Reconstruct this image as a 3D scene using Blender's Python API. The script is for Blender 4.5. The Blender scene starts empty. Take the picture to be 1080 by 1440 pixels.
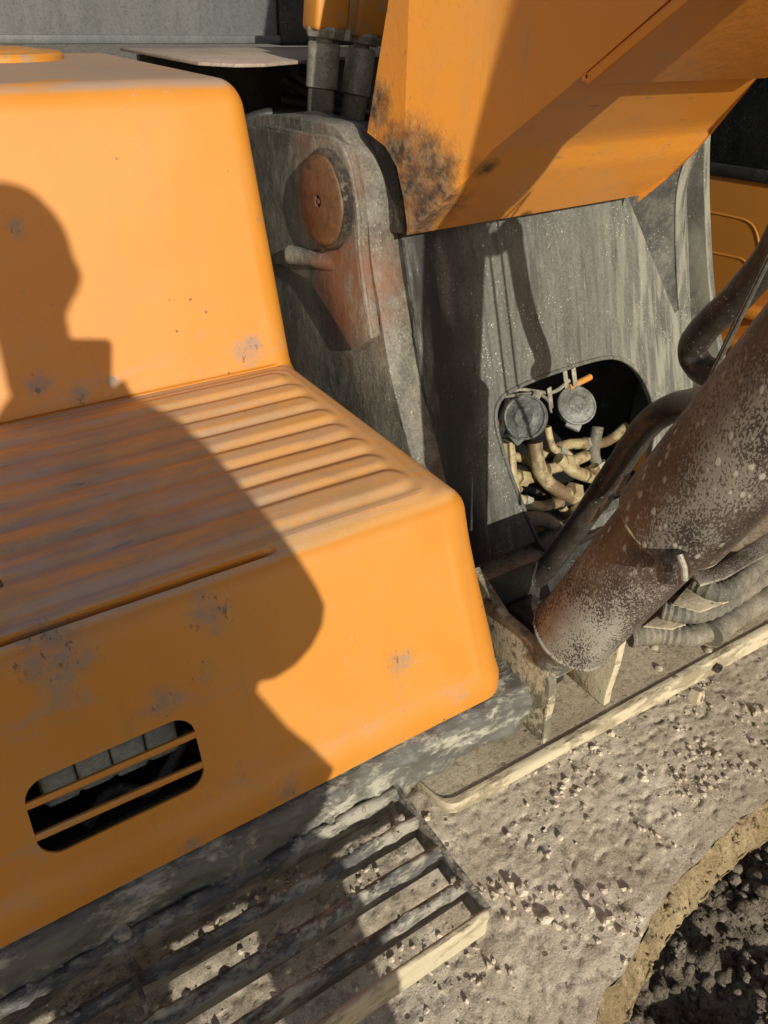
import bpy, bmesh, math, random
from mathutils import Vector, Matrix, noise
random.seed(7)
R = math.radians
scene = bpy.context.scene
col = scene.collection

# ------------------------------------------------------------------ camera, sky, sun, exposure
RX = Vector((0.8393, -0.5429, 0.0235)).normalized()        # camera right, in the world (X machine left, Y machine rear, Z up)
FW = Vector((0.4637, 0.6923, -0.5529)).normalized()        # view direction
UP = RX.cross(FW).normalized(); RX = FW.cross(UP).normalized()
CAM = Vector((0, 0, 2.30))
cd = bpy.data.cameras.new('camera'); cam = bpy.data.objects.new('camera', cd); col.objects.link(cam)
cam.matrix_world = Matrix(((RX.x, UP.x, -FW.x, CAM.x), (RX.y, UP.y, -FW.y, CAM.y), (RX.z, UP.z, -FW.z, CAM.z), (0, 0, 0, 1)))
cd.sensor_fit = 'VERTICAL'; cd.sensor_height = 24.0; cd.lens = 24.0 * 1080 / 1440
cd.clip_start = 0.02; cd.clip_end = 500
scene.camera = cam
SUN = Vector((0.180, 0.917, -0.355)).normalized()          # direction the light travels
el = math.asin(-SUN.z)
w = bpy.data.worlds.new('World'); scene.world = w; w.use_nodes = True
nt = w.node_tree; bg = nt.nodes['Background']
sky = nt.nodes.new('ShaderNodeTexSky'); sky.sky_type = 'NISHITA'; sky.sun_disc = False
sky.sun_elevation = el; sky.sun_rotation = math.atan2(-SUN.x, -SUN.y) % (2 * math.pi)
sky.dust_density = 1.0; sky.ozone_density = 0.6
nt.links.new(sky.outputs[0], bg.inputs[0]); bg.inputs[1].default_value = 0.105
sl = bpy.data.lights.new('sun', 'SUN'); sl.energy = 4.35; sl.angle = R(0.55); sl.color = (1.0, 0.975, 0.87)
so = bpy.data.objects.new('sun', sl); col.objects.link(so)
so.rotation_euler = SUN.to_track_quat('-Z', 'Y').to_euler(); so.location = (-3, -8, 6)
scene.view_settings.view_transform = 'Standard'; scene.view_settings.look = 'None'
scene.view_settings.exposure = 0.0; scene.view_settings.gamma = 1.0
scene.render.resolution_x = 768; scene.render.resolution_y = 1024

# ------------------------------------------------------------------ rays: a pixel of the photograph (1080 x 1440) to a point on a real plane
def ray(u, v): return RX * ((u - 540) / 1080) - UP * ((v - 720) / 1080) + FW
def atx(u, v, x): d = ray(u, v); return CAM + d * ((x - CAM.x) / d.x)
def aty(u, v, y): d = ray(u, v); return CAM + d * ((y - CAM.y) / d.y)
def atz(u, v, z): d = ray(u, v); return CAM + d * ((z - CAM.z) / d.z)
def atp(u, v, p, n): d = ray(u, v); n = Vector(n); return CAM + d * ((Vector(p) - CAM).dot(n) / d.dot(n))
def sm(a, b, x):
    t = max(0.0, min(1.0, (x - a) / (b - a))); return t * t * (3 - 2 * t)
def nz(p, s, o=4): return noise.fractal(Vector(p) * s, 1.0, 2.0, o, noise_basis='PERLIN_ORIGINAL')

# ------------------------------------------------------------------ materials
class NT:
    def __init__(s, name):
        s.m = bpy.data.materials.new(name); s.m.use_nodes = True; s.t = s.m.node_tree; s.b = s.t.nodes['Principled BSDF']
        s.pos = s.n('ShaderNodeNewGeometry').outputs['Position']
    def n(s, k, **kw):
        x = s.t.nodes.new(k)
        for a, b in kw.items(): setattr(x, a, b)
        return x
    def put(s, sock, v):
        if isinstance(v, bpy.types.NodeSocket): s.t.links.new(v, sock)
        elif v is not None:
            if hasattr(v, '__len__') and sock.type == 'RGBA' and len(v) == 3: v = (*v, 1)
            sock.default_value = v
    def vec(s, sc=(1, 1, 1), rot=(0, 0, 0), src=None):
        x = s.n('ShaderNodeMapping'); s.put(x.inputs[0], src or s.pos); x.inputs['Scale'].default_value = sc; x.inputs['Rotation'].default_value = rot
        return x.outputs[0]
    def noise(s, scale, det=4, rough=0.55, vec=None, dist=0.0):
        x = s.n('ShaderNodeTexNoise'); s.put(x.inputs['Vector'], vec or s.pos); x.inputs['Scale'].default_value = scale
        x.inputs['Detail'].default_value = det; x.inputs['Roughness'].default_value = rough; x.inputs['Distortion'].default_value = dist
        return x.outputs[0]
    def voro(s, scale, vec=None, feat='F1', rnd=1.0):
        x = s.n('ShaderNodeTexVoronoi', feature=feat); s.put(x.inputs['Vector'], vec or s.pos); x.inputs['Scale'].default_value = scale
        x.inputs['Randomness'].default_value = rnd
        return x.outputs[0]
    def mr(s, v, a, b, c=0.0, d=1.0, smooth=True):
        x = s.n('ShaderNodeMapRange'); x.interpolation_type = 'SMOOTHSTEP' if smooth else 'LINEAR'
        for i, q in enumerate((v, a, b, c, d)): s.put(x.inputs[i], q)
        return x.outputs[0]
    def mth(s, op, a, b=None, clamp=False):
        x = s.n('ShaderNodeMath', operation=op); x.use_clamp = clamp; s.put(x.inputs[0], a)
        if b is not None: s.put(x.inputs[1], b)
        return x.outputs[0]
    def mul(s, *a):
        r = a[0]
        for q in a[1:]: r = s.mth('MULTIPLY', r, q)
        return r
    def add(s, *a):
        r = a[0]
        for q in a[1:]: r = s.mth('ADD', r, q, True)
        return r
    def mix(s, f, a, b):
        x = s.n('ShaderNodeMix', data_type='RGBA'); s.put(x.inputs[0], f); s.put(x.inputs[6], a); s.put(x.inputs[7], b); return x.outputs[2]
    def xyz(s):
        x = s.n('ShaderNodeSeparateXYZ'); s.put(x.inputs[0], s.pos); return x.outputs
    def nrm(s):
        g = s.n('ShaderNodeNewGeometry'); x = s.n('ShaderNodeSeparateXYZ'); s.put(x.inputs[0], g.outputs['Normal']); return x.outputs
    def blob(s, c, r, soft=0.5):                                  # a stain round a place on the machine
        x = s.n('ShaderNodeVectorMath', operation='DISTANCE'); s.put(x.inputs[0], s.pos); x.inputs[1].default_value = tuple(c)
        return s.mr(x.outputs['Value'], r * (1 - soft), r, 1.0, 0.0)
    def bump(s, h, st=0.4, dist=0.004, nrm=None):
        x = s.n('ShaderNodeBump'); x.inputs['Strength'].default_value = st; x.inputs['Distance'].default_value = dist
        s.put(x.inputs['Height'], h)
        if nrm: s.put(x.inputs['Normal'], nrm)
        return x.outputs[0]
    def out(s, colr, rough, bump=None, metal=0.0, spec=None):
        s.put(s.b.inputs['Base Color'], colr); s.put(s.b.inputs['Roughness'], rough); s.put(s.b.inputs['Metallic'], metal)
        if spec is not None: s.b.inputs['Specular IOR Level'].default_value = spec
        if bump: s.put(s.b.inputs['Normal'], bump)
        return s.m

MT = {}
def ORANGE(N, worn=1.0):
    base = N.mix(N.noise(2.3, 3), (0.565, 0.210, 0.020), (0.62, 0.240, 0.027))
    big = N.noise(9, 6, 0.62); fine = N.noise(70, 5, 0.65)
    fade = N.mr(big, 0.50, 0.72)
    c = N.mix(N.mul(fade, 0.35 * worn), base, (0.52, 0.27, 0.08))
    chip = N.mul(N.mr(fine, 0.60, 0.66), N.mr(N.noise(5, 4), 0.54, 0.66))
    c = N.mix(N.mul(chip, 0.55 * worn), c, (0.20, 0.17, 0.13))
    return c, fine, big
# hood paint
N = NT('orange_hood_paint'); c, fine, big = ORANGE(N, 0.7)
X, Y, Z = N.xyz(); nn = N.nrm()
top = N.mr(nn[2], 0.72, 0.9)
streak = N.noise(1.0, 7, 0.62, N.vec((5, 42, 20)), 0.4); streak2 = N.noise(1.0, 6, 0.65, N.vec((11, 95, 30), (0, 0, 0.05)), 0.3)
left = N.mr(X, 0.56, 0.02)
tread = N.mul(top, N.mr(Z, 1.70, 1.735), N.mr(Z, 1.80, 1.775))
dirt = N.mul(tread, N.add(N.mul(N.mr(streak, 0.40, 0.62), 0.85), N.mul(N.mr(streak2, 0.40, 0.60), 0.45)), N.mth('ADD', N.mul(left, 0.72), 0.36))
c = N.mix(N.mul(tread, 0.62), c, (0.80, 0.42, 0.13))
c = N.mix(dirt, c, N.mix(N.noise(6, 4), (0.43, 0.27, 0.18), (0.52, 0.41, 0.325)))
c = N.mix(N.mul(tread, N.mr(N.noise(14, 6, 0.6), 0.48, 0.66), N.mth('ADD', N.mul(left, .4), .22)), c, (0.40, 0.285, 0.15))
dk = N.mul(tread, N.mr(streak2, 0.60, 0.72), left, N.mr(streak, 0.42, 0.60))
c = N.mix(N.mul(dk, 0.75), c, (0.06, 0.05, 0.042))
upper = N.mul(top, N.mr(Z, 2.0, 2.1))
c = N.mix(N.mul(upper, N.mr(N.noise(12, 6, 0.6, N.vec((0.5, 2, 1))), 0.25, 0.5), 0.85), c, (0.33, 0.25, 0.19))
smz = N.mth('MAXIMUM', N.mul(N.mr(X, 0.36, 0.10), N.mr(Z, 1.76, 1.70)), N.mul(N.mr(Z, 1.53, 1.47), 0.8))
smz = N.mth('MAXIMUM', smz, N.mul(N.mr(Z, 1.90, 1.76), N.mr(Z, 1.752, 1.757), 0.7))
smear = N.mul(N.mr(N.noise(9, 7, 0.68, N.vec((1.0, 1.6, 2.2), (0, 0.35, 0)), 0.6), 0.50, 0.72), smz)
c = N.mix(N.mul(smear, 0.70), c, N.mix(N.noise(22, 5), (0.26, 0.20, 0.16), (0.42, 0.31, 0.21)))
c = N.mix(N.mul(N.mr(N.noise(3.1, 6, 0.6), 0.44, 0.70), 0.16), c, (0.70, 0.36, 0.13))
scr = N.mth('MAXIMUM', N.mul(N.mr(N.noise(1, 3, 0.5, N.vec((55, 20, 190), (0.2, 0.9, 0.3))), 0.69, 0.71), N.mr(N.noise(3, 3), 0.50, 0.60)), N.mul(N.mr(N.noise(1, 3, 0.5, N.vec((210, 30, 26), (0.1, -0.25, 0.2))), 0.70, 0.72), N.mr(N.noise(4, 3), 0.52, 0.60)))
c = N.mix(N.mul(scr, 0.55), c, (0.40, 0.30, 0.20))
drip = N.mul(N.mr(N.noise(1, 5, 0.6, N.vec((48, 4, 3.2))), 0.58, 0.72), N.mr(nn[2], 0.6, 0.4))
c = N.mix(N.mul(drip, 0.22), c, (0.38, 0.19, 0.07))
# scuffed grey patches where boots and tools rubbed the paint off
scuff = None
for p, r in ((atp(55, 540, (0, 1.2, 1.78), (0, -.951, .309)), .045), (atp(112, 557, (0, 1.2, 1.78), (0, -.951, .309)), .03), (atp(158, 537, (0, 1.2, 1.78), (0, -.951, .309)), .025),
             (atp(350, 492, (0, 1.2, 1.78), (0, -.951, .309)), .06), (atp(72, 915, (0, .684, 1.75), (0, -.951, .309)), .075), (atp(290, 860, (0, .684, 1.75), (0, -.951, .309)), .06),
             (atp(222, 985, (0, .684, 1.75), (0, -.951, .309)), .055), (atp(400, 1105, (0, .684, 1.75), (0, -.951, .309)), .05), (atp(25, 320, (0, 1.2, 1.78), (0, -.951, .309)), .03), (atp(375, 310, (0, 1.2, 1.78), (0, -.951, .309)), .035),
             (atp(280, 940, (0, .684, 1.75), (0, -.951, .309)), .035), (atp(555, 925, (0, .684, 1.75), (0, -.951, .309)), .05), (atp(265, 1180, (0, .684, 1.75), (0, -.951, .309)), .04)):
    b = N.blob(p, r, 0.9); scuff = b if scuff is None else N.mth('MAXIMUM', scuff, b)
scn = N.mr(N.mth('ADD', N.mul(scuff, 0.36), N.noise(30, 9, 0.76, N.vec((0.8, 1, 1.5), (0, .3, 0)))), 0.66, 0.96)
c = N.mix(N.mul(scn, 0.80), c, (0.24, 0.205, 0.17))
vlow = N.mr(N.mth('ADD', N.mul(scuff, 0.25), N.noise(95, 4, 0.6, N.vec((1, 1, 0.45)))), 0.80, 0.85)
grit = N.mul(N.mr(N.noise(150, 5, .7, N.vec((1, 1, .5))), .60, .68), N.mth('MAXIMUM', N.mul(scuff, .9), N.mul(smear, .8)))
c = N.mix(N.mul(grit, 0.75), c, (0.075, 0.06, 0.05))
c = N.mix(N.mul(N.mr(N.noise(330, 4, .6), .35, .65), .10), c, (0.42, 0.17, 0.03))
c = N.mix(N.mul(vlow, 0.6), c, (0.045, 0.032, 0.022))
speck = N.mul(N.mr(N.voro(34), 0.11, 0.05), N.mr(N.noise(7, 3), 0.56, 0.62))
c = N.mix(N.mul(speck, 0.8), c, (0.10, 0.055, 0.03))
rg = N.add(0.43, N.mul(big, 0.15), N.mul(dirt, 0.4), N.mul(upper, 0.3))
MT['hood'] = N.out(c, rg, N.bump(N.add(N.mul(fine, 0.25), N.mul(dirt, 0.35), N.mul(scn, -0.3)), 0.35, 0.0015))
# boom paint with a patch of grease and soil at the foot
N = NT('orange_boom_paint'); c, fine, big = ORANGE(N, 0.8)
c = N.mix(0.5, c, (0.86, 0.33, 0.040))
c = N.mix(N.mul(N.mr(N.noise(5, 6, .62), .42, .66), 0.30), c, (0.62, 0.30, 0.10))
st = N.noise(1, 6, 0.6, N.vec((26, 26, 5), (0.6, 0, 0)))
c = N.mix(N.mul(N.mr(st, 0.52, 0.72), 0.4), c, (0.48, 0.26, 0.10))
gr = N.mth('MAXIMUM', N.blob((0.745, 1.06, 2.07), 0.155, 0.7), N.mth('MAXIMUM', N.mul(N.blob((0.80, .955, 2.10), 0.05, 0.9), 0.8), N.mth('MAXIMUM', N.blob((0.735, 1.075, 1.985), .095, .5), N.mth('MAXIMUM', N.blob(atx(538, 150, .735), .075, .9), N.blob(atx(590, 300, .74), .085, .8)))))
gm = N.mr(N.mth('ADD', N.mul(gr, 0.62), N.mul(N.noise(22, 8, 0.72), 0.75)), 0.64, 1.06)
gcol = N.mix(N.mr(N.noise(46, 6, 0.7), 0.42, 0.62), (0.045, 0.036, 0.026), (0.25, 0.17, 0.095))
gcol = N.mix(N.mul(N.mr(N.noise(170, 3, 0.6), 0.64, 0.72), 0.6), gcol, (0.36, 0.30, 0.22))
gcol = N.mix(N.mul(N.mr(N.noise(14, 6, .65), .50, .64), .7), gcol, (0.24, 0.10, 0.03))
c = N.mix(gm, c, gcol)
sc = N.mul(N.mr(N.noise(60, 4, 0.7, N.vec((0.4, 1.4, 1))), 0.64, 0.68), N.mr(N.noise(4, 3), 0.5, 0.62))
c = N.mix(N.mul(sc, 0.7), c, (0.16, 0.15, 0.14))
MT['boom'] = N.out(c, N.add(0.42, N.mul(gm, 0.35)), N.bump(N.add(N.mul(fine, 0.15), N.mul(gm, N.noise(55, 7, 0.7))), 0.8, 0.006))
# orange, plain (clamps, cab)
N = NT('orange_part_paint'); c, fine, big = ORANGE(N, 0.7); MT['orange'] = N.out(N.mix(N.mr(N.noise(30, 6, .65), .5, .66), c, (.40, .24, .12)), 0.48, N.bump(fine, .2, .001))
N = NT('cab_orange_paint'); c, fine, big = ORANGE(N, 0.5); MT['cab'] = N.out(N.mix(0.3, c, (.48, .16, .03)), 0.40)

def STEEL(name, dark, dusty, amt, spots, stretch=(1, 1, 1), rough=0.55, spotc=(0.55, 0.53, 0.46), rot=(0, 0, 0), bumpd=0.003):
    N = NT(name)
    v = N.vec(stretch, rot)
    a = N.noise(7, 8, 0.66, v, 0.2); b = N.noise(45, 7, 0.7, v)
    m = N.add(N.mul(N.mr(a, 0.34, 0.66), 0.7), N.mul(N.mr(b, 0.42, 0.66), 0.4))
    c = N.mix(N.mul(m, amt), dark, dusty)
    g_ = N.noise(190, 6, 0.75); c = N.mix(N.mul(N.mr(g_, .50, .36), .55), c, tuple(q * .45 for q in dark)); c = N.mix(N.mul(N.mr(g_, .54, .68), .45), c, tuple(min(1, q * 1.25) for q in dusty))
    sp = N.mul(N.mr(N.voro(150), 0.26, 0.13), N.mr(N.noise(13, 4), 0.50, 0.62))
    sp2 = N.mul(N.mr(N.mth('ADD', N.voro(38, N.vec((1, 1, 0.8))), N.mul(N.noise(120, 3), .10)), 0.155, 0.11), N.mr(N.noise(5, 3), 0.48, 0.58), 0.8)
    spx = N.mth('MAXIMUM', sp, sp2)
    c = N.mix(N.mul(spx, spots), c, spotc)
    sr = N.mr(N.noise(1, 3, 0.5, N.vec((150, 20, 20), (0.6, 0.5, 0.2))), 0.70, 0.74)
    c = N.mix(N.mul(sr, spots * 0.5), c, spotc)
    return N, c, m, b, spx
N, c, m, b, sp = STEEL('dusty_steel_plate', (0.108, 0.103, 0.088), (0.195, 0.184, 0.155), 0.7, 0.8, (4.0, 0.7, 0.7))
fs_ = N.noise(1, 6, 0.6, N.vec((70, 5, 5))); c = N.mix(N.mul(N.mr(fs_, .52, .66), .5), c, (0.05, 0.046, 0.040))
X, Y, Z = N.xyz(); oil_shade = N.mul(N.mr(N.mth('ADD', X, N.mul(N.noise(9, 5, .6), .16)), 1.00, 0.90), N.mr(N.noise(1, 5, .6, N.vec((18, 3.5, 3.5))), .30, .48))
c = N.mix(N.mul(oil_shade, 0.85), c, (0.022, 0.020, 0.018))  # oil runs, also deepening the cylinder's shadow strip in the colour
c = N.mix(N.mul(N.mr(X, 1.15, 1.40), N.mr(N.noise(1, 5, .6, N.vec((60, 7, 7))), .42, .62), 0.6), c, (0.34, 0.325, 0.24))
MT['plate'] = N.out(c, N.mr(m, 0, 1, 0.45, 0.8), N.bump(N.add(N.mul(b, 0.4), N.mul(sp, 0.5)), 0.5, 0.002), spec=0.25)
N, c, m, b, sp = STEEL('grimy_bracket_steel', (0.065, 0.057, 0.045), (0.27, 0.24, 0.18), 1.0, 0.5, (1, 1, 0.6))
c = N.mix(N.mul(N.mr(N.noise(6, 5, .6), .50, .66), 0.6), c, (0.15, 0.068, 0.03))
c = N.mix(N.mul(N.blob((0.69, 1.15, 1.88), 0.13, 0.6), N.mr(N.noise(20, 5), .3, .55), 0.8), c, (0.19, 0.075, 0.032))
MT['bracket'] = N.out(c, 0.62, N.bump(N.add(N.mul(b, 0.7), N.mul(m, 0.3)), 0.7, 0.004))
N, c, m, b, sp = STEEL('greasy_grime', (0.022, 0.018, 0.014), (0.115, 0.085, 0.055), 1.0, 0.4)
MT['grime'] = N.out(c, 0.6, N.bump(N.add(m, b), 0.9, 0.008))
N, c, m, b, sp = STEEL('rusty_steel', (0.10, 0.046, 0.019), (0.19, 0.10, 0.045), 1.0, 0.15)
c = N.mix(N.mr(N.noise(28, 6, .7), .56, .68), c, (0.07, 0.04, 0.025)); MT['rust'] = N.out(c, 0.7, N.bump(b, 0.6, 0.003))
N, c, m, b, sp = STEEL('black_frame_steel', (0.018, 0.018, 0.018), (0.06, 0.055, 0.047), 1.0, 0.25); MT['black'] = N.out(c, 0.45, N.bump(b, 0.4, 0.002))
N, c, m, b, sp = STEEL('rubber_hose', (0.030, 0.028, 0.025), (0.17, 0.155, 0.12), 0.85, 0.35); MT['hose'] = N.out(c, 0.6, N.bump(b, 0.5, 0.0015))
N, c, m, b, sp = STEEL('dusty_hose', (0.085, 0.075, 0.055), (0.26, 0.225, 0.16), 1.0, 0.35, (1, 1, .5)); MT['hosed'] = N.out(c, 0.75, N.bump(b, 0.5, 0.0015))
N, c, m, b, sp = STEEL('dusty_zinc', (0.17, 0.15, 0.11), (0.46, 0.42, 0.32), 1.0, 0.5); MT['zinc'] = N.out(c, 0.55, N.bump(b, 0.5, 0.0015), 0.15)
N, c, m, b, sp = STEEL('cream_paint', (0.30, 0.225, 0.105), (0.46, 0.37, 0.21), 1.0, 0.2); c = N.mix(N.mr(N.noise(25, 6, .7), .55, .68), c, (.16, .10, .05)); c = N.mix(N.mr(N.noise(11, 5, .65), .50, .60), c, N.mix(N.noise(60), (.10, .06, .03), (.22, .14, .07))); MT['cream'] = N.out(c, 0.5, N.bump(b, 0.7, 0.003))
N, c, m, b, sp = STEEL('dusty_plastic', (0.055, 0.057, 0.052), (0.26, 0.26, 0.22), 0.9, 0.6, (1, 1, 1), spotc=(.6, .6, .55)); MT['plastic'] = N.out(c, 0.5, N.bump(b, 0.7, 0.004))
N, c, m, b, sp = STEEL('grey_cover_paint', (0.095, 0.098, 0.096), (0.14, 0.138, 0.13), 0.9, 0.04, (2, 2, .4)); MT['greycover'] = N.out(c, 0.5, N.bump(b, 0.15, 0.001))
N, c, m, b, sp = STEEL('dusty_beige_ledge', (0.30, 0.22, 0.155), (0.42, 0.32, 0.24), 1.0, 0.25); MT['ledge'] = N.out(c, 0.7, N.bump(b, 0.3, 0.002))
N, c, m, b, sp = STEEL('window_glass', (0.006, 0.007, 0.007), (0.03, 0.03, 0.028), 0.5, 0.08); MT['glass'] = N.out(c, 0.12)
N, c, m, b, sp = STEEL('battery_plastic', (0.16, 0.17, 0.17), (0.34, 0.35, 0.33), 1.0, 0.1); MT['battery'] = N.out(c, 0.6)
# boom cylinder: dark oxide red with mud spatter that thickens towards the underside
N = NT('spattered_cylinder_paint'); X, Y, Z = N.xyz(); nn = N.nrm()
c = N.mix(N.mr(N.noise(9, 6, .6), .35, .65), (0.030, 0.019, 0.015), (0.068, 0.040, 0.030))
c = N.mix(N.mul(N.blob((0.63, 0.44, 1.76), 0.10, 0.9), N.mr(N.noise(16, 5), .4, .6), 0.35), c, (0.11, 0.055, 0.045))
low = N.mr(nn[0], 0.15, -0.75); base_ = N.mr(Z, 1.80, 1.60)
lo2 = N.add(N.mul(low, 0.50), N.mul(base_, 0.70))
v = N.vec((1, 1, 0.6), (0.2, 0, 0))
patch = N.mr(N.noise(13, 5, .6, v), .36, .64)
film = N.mul(N.mr(N.noise(30, 8, .72, v), .34, .64), lo2, N.mth('ADD', N.mul(patch, 0.4), 0.35))
grain = N.mul(N.mr(N.mth('ADD', N.noise(430, 3, .55, v), N.mul(N.mth('ADD', N.mul(lo2, .8), N.mul(patch, 1.5)), 0.13)), .62, .70), N.mth('ADD', N.mul(lo2, 0.75), 0.06))
big = N.mul(N.mr(N.mth('ADD', N.voro(82, v), N.mul(N.noise(300, 3), .16)), 0.40, 0.24), N.mr(N.noise(17, 4), 0.42, 0.56), N.mr(Z, 1.70, 1.80), N.mth('ADD', N.mul(low, 0.9), 0.14))
spt = N.mth('MAXIMUM', grain, big)
c = N.mix(film, c, (0.20, 0.17, 0.13)); c = N.mix(N.mul(spt, 0.88), c, N.mix(N.noise(40), (0.27, 0.235, 0.18), (0.50, 0.46, 0.37)))
MT['cylinder'] = N.out(c, N.add(0.30, N.mul(lo2, 0.28), N.mul(spt, 0.3)), N.bump(N.add(N.mul(spt, 0.7), N.mul(film, 0.5), N.mul(N.noise(150, 3), 0.15)), 0.6, 0.002))
N, c, m, b, sp = STEEL('spattered_pipe', (0.016, 0.013, 0.012), (0.085, 0.07, 0.055), 0.75, 0.45); MT['pipe'] = N.out(c, 0.36, N.bump(b, 0.5, 0.0015))
# frame covered in a skin of dried mud
def MUDSKIN(name, steel, mud, thr):
    N = NT(name)
    a = N.noise(14, 8, 0.68, N.vec((0.8, 1.4, 1.4))); b = N.noise(70, 6, 0.7, N.vec((0.55, 1.2, 1.2)))
    m = N.mr(N.mth('ADD', N.mul(a, 0.7), N.mul(b, 0.45)), thr, thr + 0.13)
    c = N.mix(m, N.mix(N.noise(20), steel, tuple(q * 2 for q in steel)), N.mix(b, tuple(q * .7 for q in mud), tuple(q * 1.15 for q in mud)))
    return N.out(c, N.mr(m, 0, 1, 0.5, 0.9), N.bump(N.add(N.mul(m, 0.5), N.mul(b, 0.6)), 0.8, 0.004))
MT['sill'] = MUDSKIN('muddy_sill_steel', (0.075, 0.070, 0.058), (0.42, 0.385, 0.30), 0.55)
MT['nose'] = MUDSKIN('muddy_nose_steel', (0.10, 0.088, 0.06), (0.50, 0.42, 0.27), 0.50)
MT['grate'] = MUDSKIN('muddy_grating_steel', (0.055, 0.050, 0.044), (0.38, 0.34, 0.26), 0.50)
MT['rail'] = MUDSKIN('dry_mud_on_rail', (0.20, 0.16, 0.095), (0.56, 0.47, 0.305), 0.45)
def SOIL(name, dark, mid, light, scale=1.0, bd=0.006, pit=0.8):
    N = NT(name)
    a = N.noise(8 * scale, 8, 0.66); b = N.noise(60 * scale, 7, 0.72); d = N.noise(210 * scale, 4, 0.65)
    c = N.mix(N.mr(a, 0.34, 0.62), mid, light); c = N.mix(N.mul(N.mr(N.noise(3.3 * scale, 5, .6), .47, .64), 0.45), c, tuple(q * .62 for q in mid)); c = N.mix(N.mul(N.mr(b, 0.49, 0.36), 0.75), c, dark); g_ = N.noise(430 * scale, 4, .7); c = N.mix(N.mul(N.mr(g_, .50, .36), .5), c, dark); c = N.mix(N.mul(N.mr(g_, .55, .68), .4), c, tuple(min(1, q * 1.35) for q in light))
    c = N.mix(N.mul(N.mr(N.noise(120 * scale, 4, .6), .63, .69), 0.6), c, tuple(min(1, q * 1.5) for q in light))
    pits = N.mul(N.mr(N.voro(46 * scale, N.vec((1, 1, 1))), 0.22, 0.10), N.mr(N.noise(10 * scale, 3), .46, .58))
    c = N.mix(N.mul(pits, pit), c, tuple(q * .35 for q in dark))
    return N.out(c, 0.95, N.bump(N.add(N.mul(b, 0.6), N.mul(d, 0.35), N.mul(pits, -0.6)), 0.9, bd), spec=0.15)
MT['mud'] = SOIL('dry_grey_brown_mud', (0.215, 0.165, 0.112), (0.53, 0.435, 0.315), (0.67, 0.57, 0.43), 1.0, 0.0028, 0.8)
MT['ochre'] = SOIL('ochre_clay', (0.07, 0.052, 0.03), (0.27, 0.195, 0.10), (0.43, 0.325, 0.18), 1.6, .008, .9)
MT['soil'] = SOIL('dark_crumbly_soil', (0.016, 0.012, 0.009), (0.125, 0.092, 0.062), (0.40, 0.33, 0.24), 1.5, 0.02)
MT['deck'] = SOIL('sandy_deck_dust', (0.18, 0.14, 0.09), (0.37, 0.30, 0.20), (0.50, 0.42, 0.29), 1.0, 0.003, 0.5)
def PLAIN(name, colr, rough=0.6, var=0.25):
    N = NT(name); b = N.noise(30, 5)
    return N.out(N.mix(b, tuple(q * (1 - var) for q in colr), tuple(q * (1 + var) for q in colr)), rough, N.bump(b, 0.2, 0.002))
MT['jacket'] = PLAIN('dark_jacket_cloth', (0.035, 0.04, 0.055), .9); MT['trousers'] = PLAIN('grey_trouser_cloth', (0.06, 0.06, 0.06), .9)
MT['skin'] = PLAIN('skin', (0.50, 0.31, 0.22), .5, .08); MT['hair'] = PLAIN('black_hair', (0.015, 0.012, 0.010), .6); MT['boot'] = PLAIN('boot_leather', (0.03, 0.022, 0.016), .6)
MT['phone'] = PLAIN('phone_shell', (0.02, 0.02, 0.022), .25); MT['screen'] = PLAIN('phone_screen_glass', (0.01, 0.01, 0.012), .08)
MT['eye'] = PLAIN('eye_white', (0.6, 0.58, 0.55), .3)

# ------------------------------------------------------------------ mesh helpers
def link(name, bm, mat, parent=None, smooth=35, kind=None):
    me = bpy.data.meshes.new(name); bm.normal_update(); bm.to_mesh(me); bm.free()
    if smooth is not None:
        me.shade_smooth(); me.set_sharp_from_angle(angle=R(smooth))
    me.materials.append(MT[mat]); o = bpy.data.objects.new(name, me); col.objects.link(o)
    if kind: o['kind'] = kind
    return o
def add_grid(bm, fn, nu, nv, closeu=False, flip=False):
    vs = [[bm.verts.new(fn(i / (nu if closeu else nu - 1), j / (nv - 1))) for j in range(nv)] for i in range(nu)]
    for i in range(nu if closeu else nu - 1):
        for j in range(nv - 1):
            q = (vs[i][j], vs[(i + 1) % nu][j], vs[(i + 1) % nu][j + 1], vs[i][j + 1])
            bm.faces.new(q[::-1] if flip else q)
    return vs
def smooth_path(pts, n=6):
    pts = [Vector(p) for p in pts]; out = []
    for i in range(len(pts) - 1):
        p0 = pts[max(i - 1, 0)]; p1 = pts[i]; p2 = pts[i + 1]; p3 = pts[min(i + 2, len(pts) - 1)]
        for k in range(n):
            t = k / n
            out.append(0.5 * ((2 * p1) + (p2 - p0) * t + (2 * p0 - 5 * p1 + 4 * p2 - p3) * t * t + (3 * p1 - p0 - 3 * p2 + p3) * t ** 3))
    out.append(pts[-1]); return out
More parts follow.
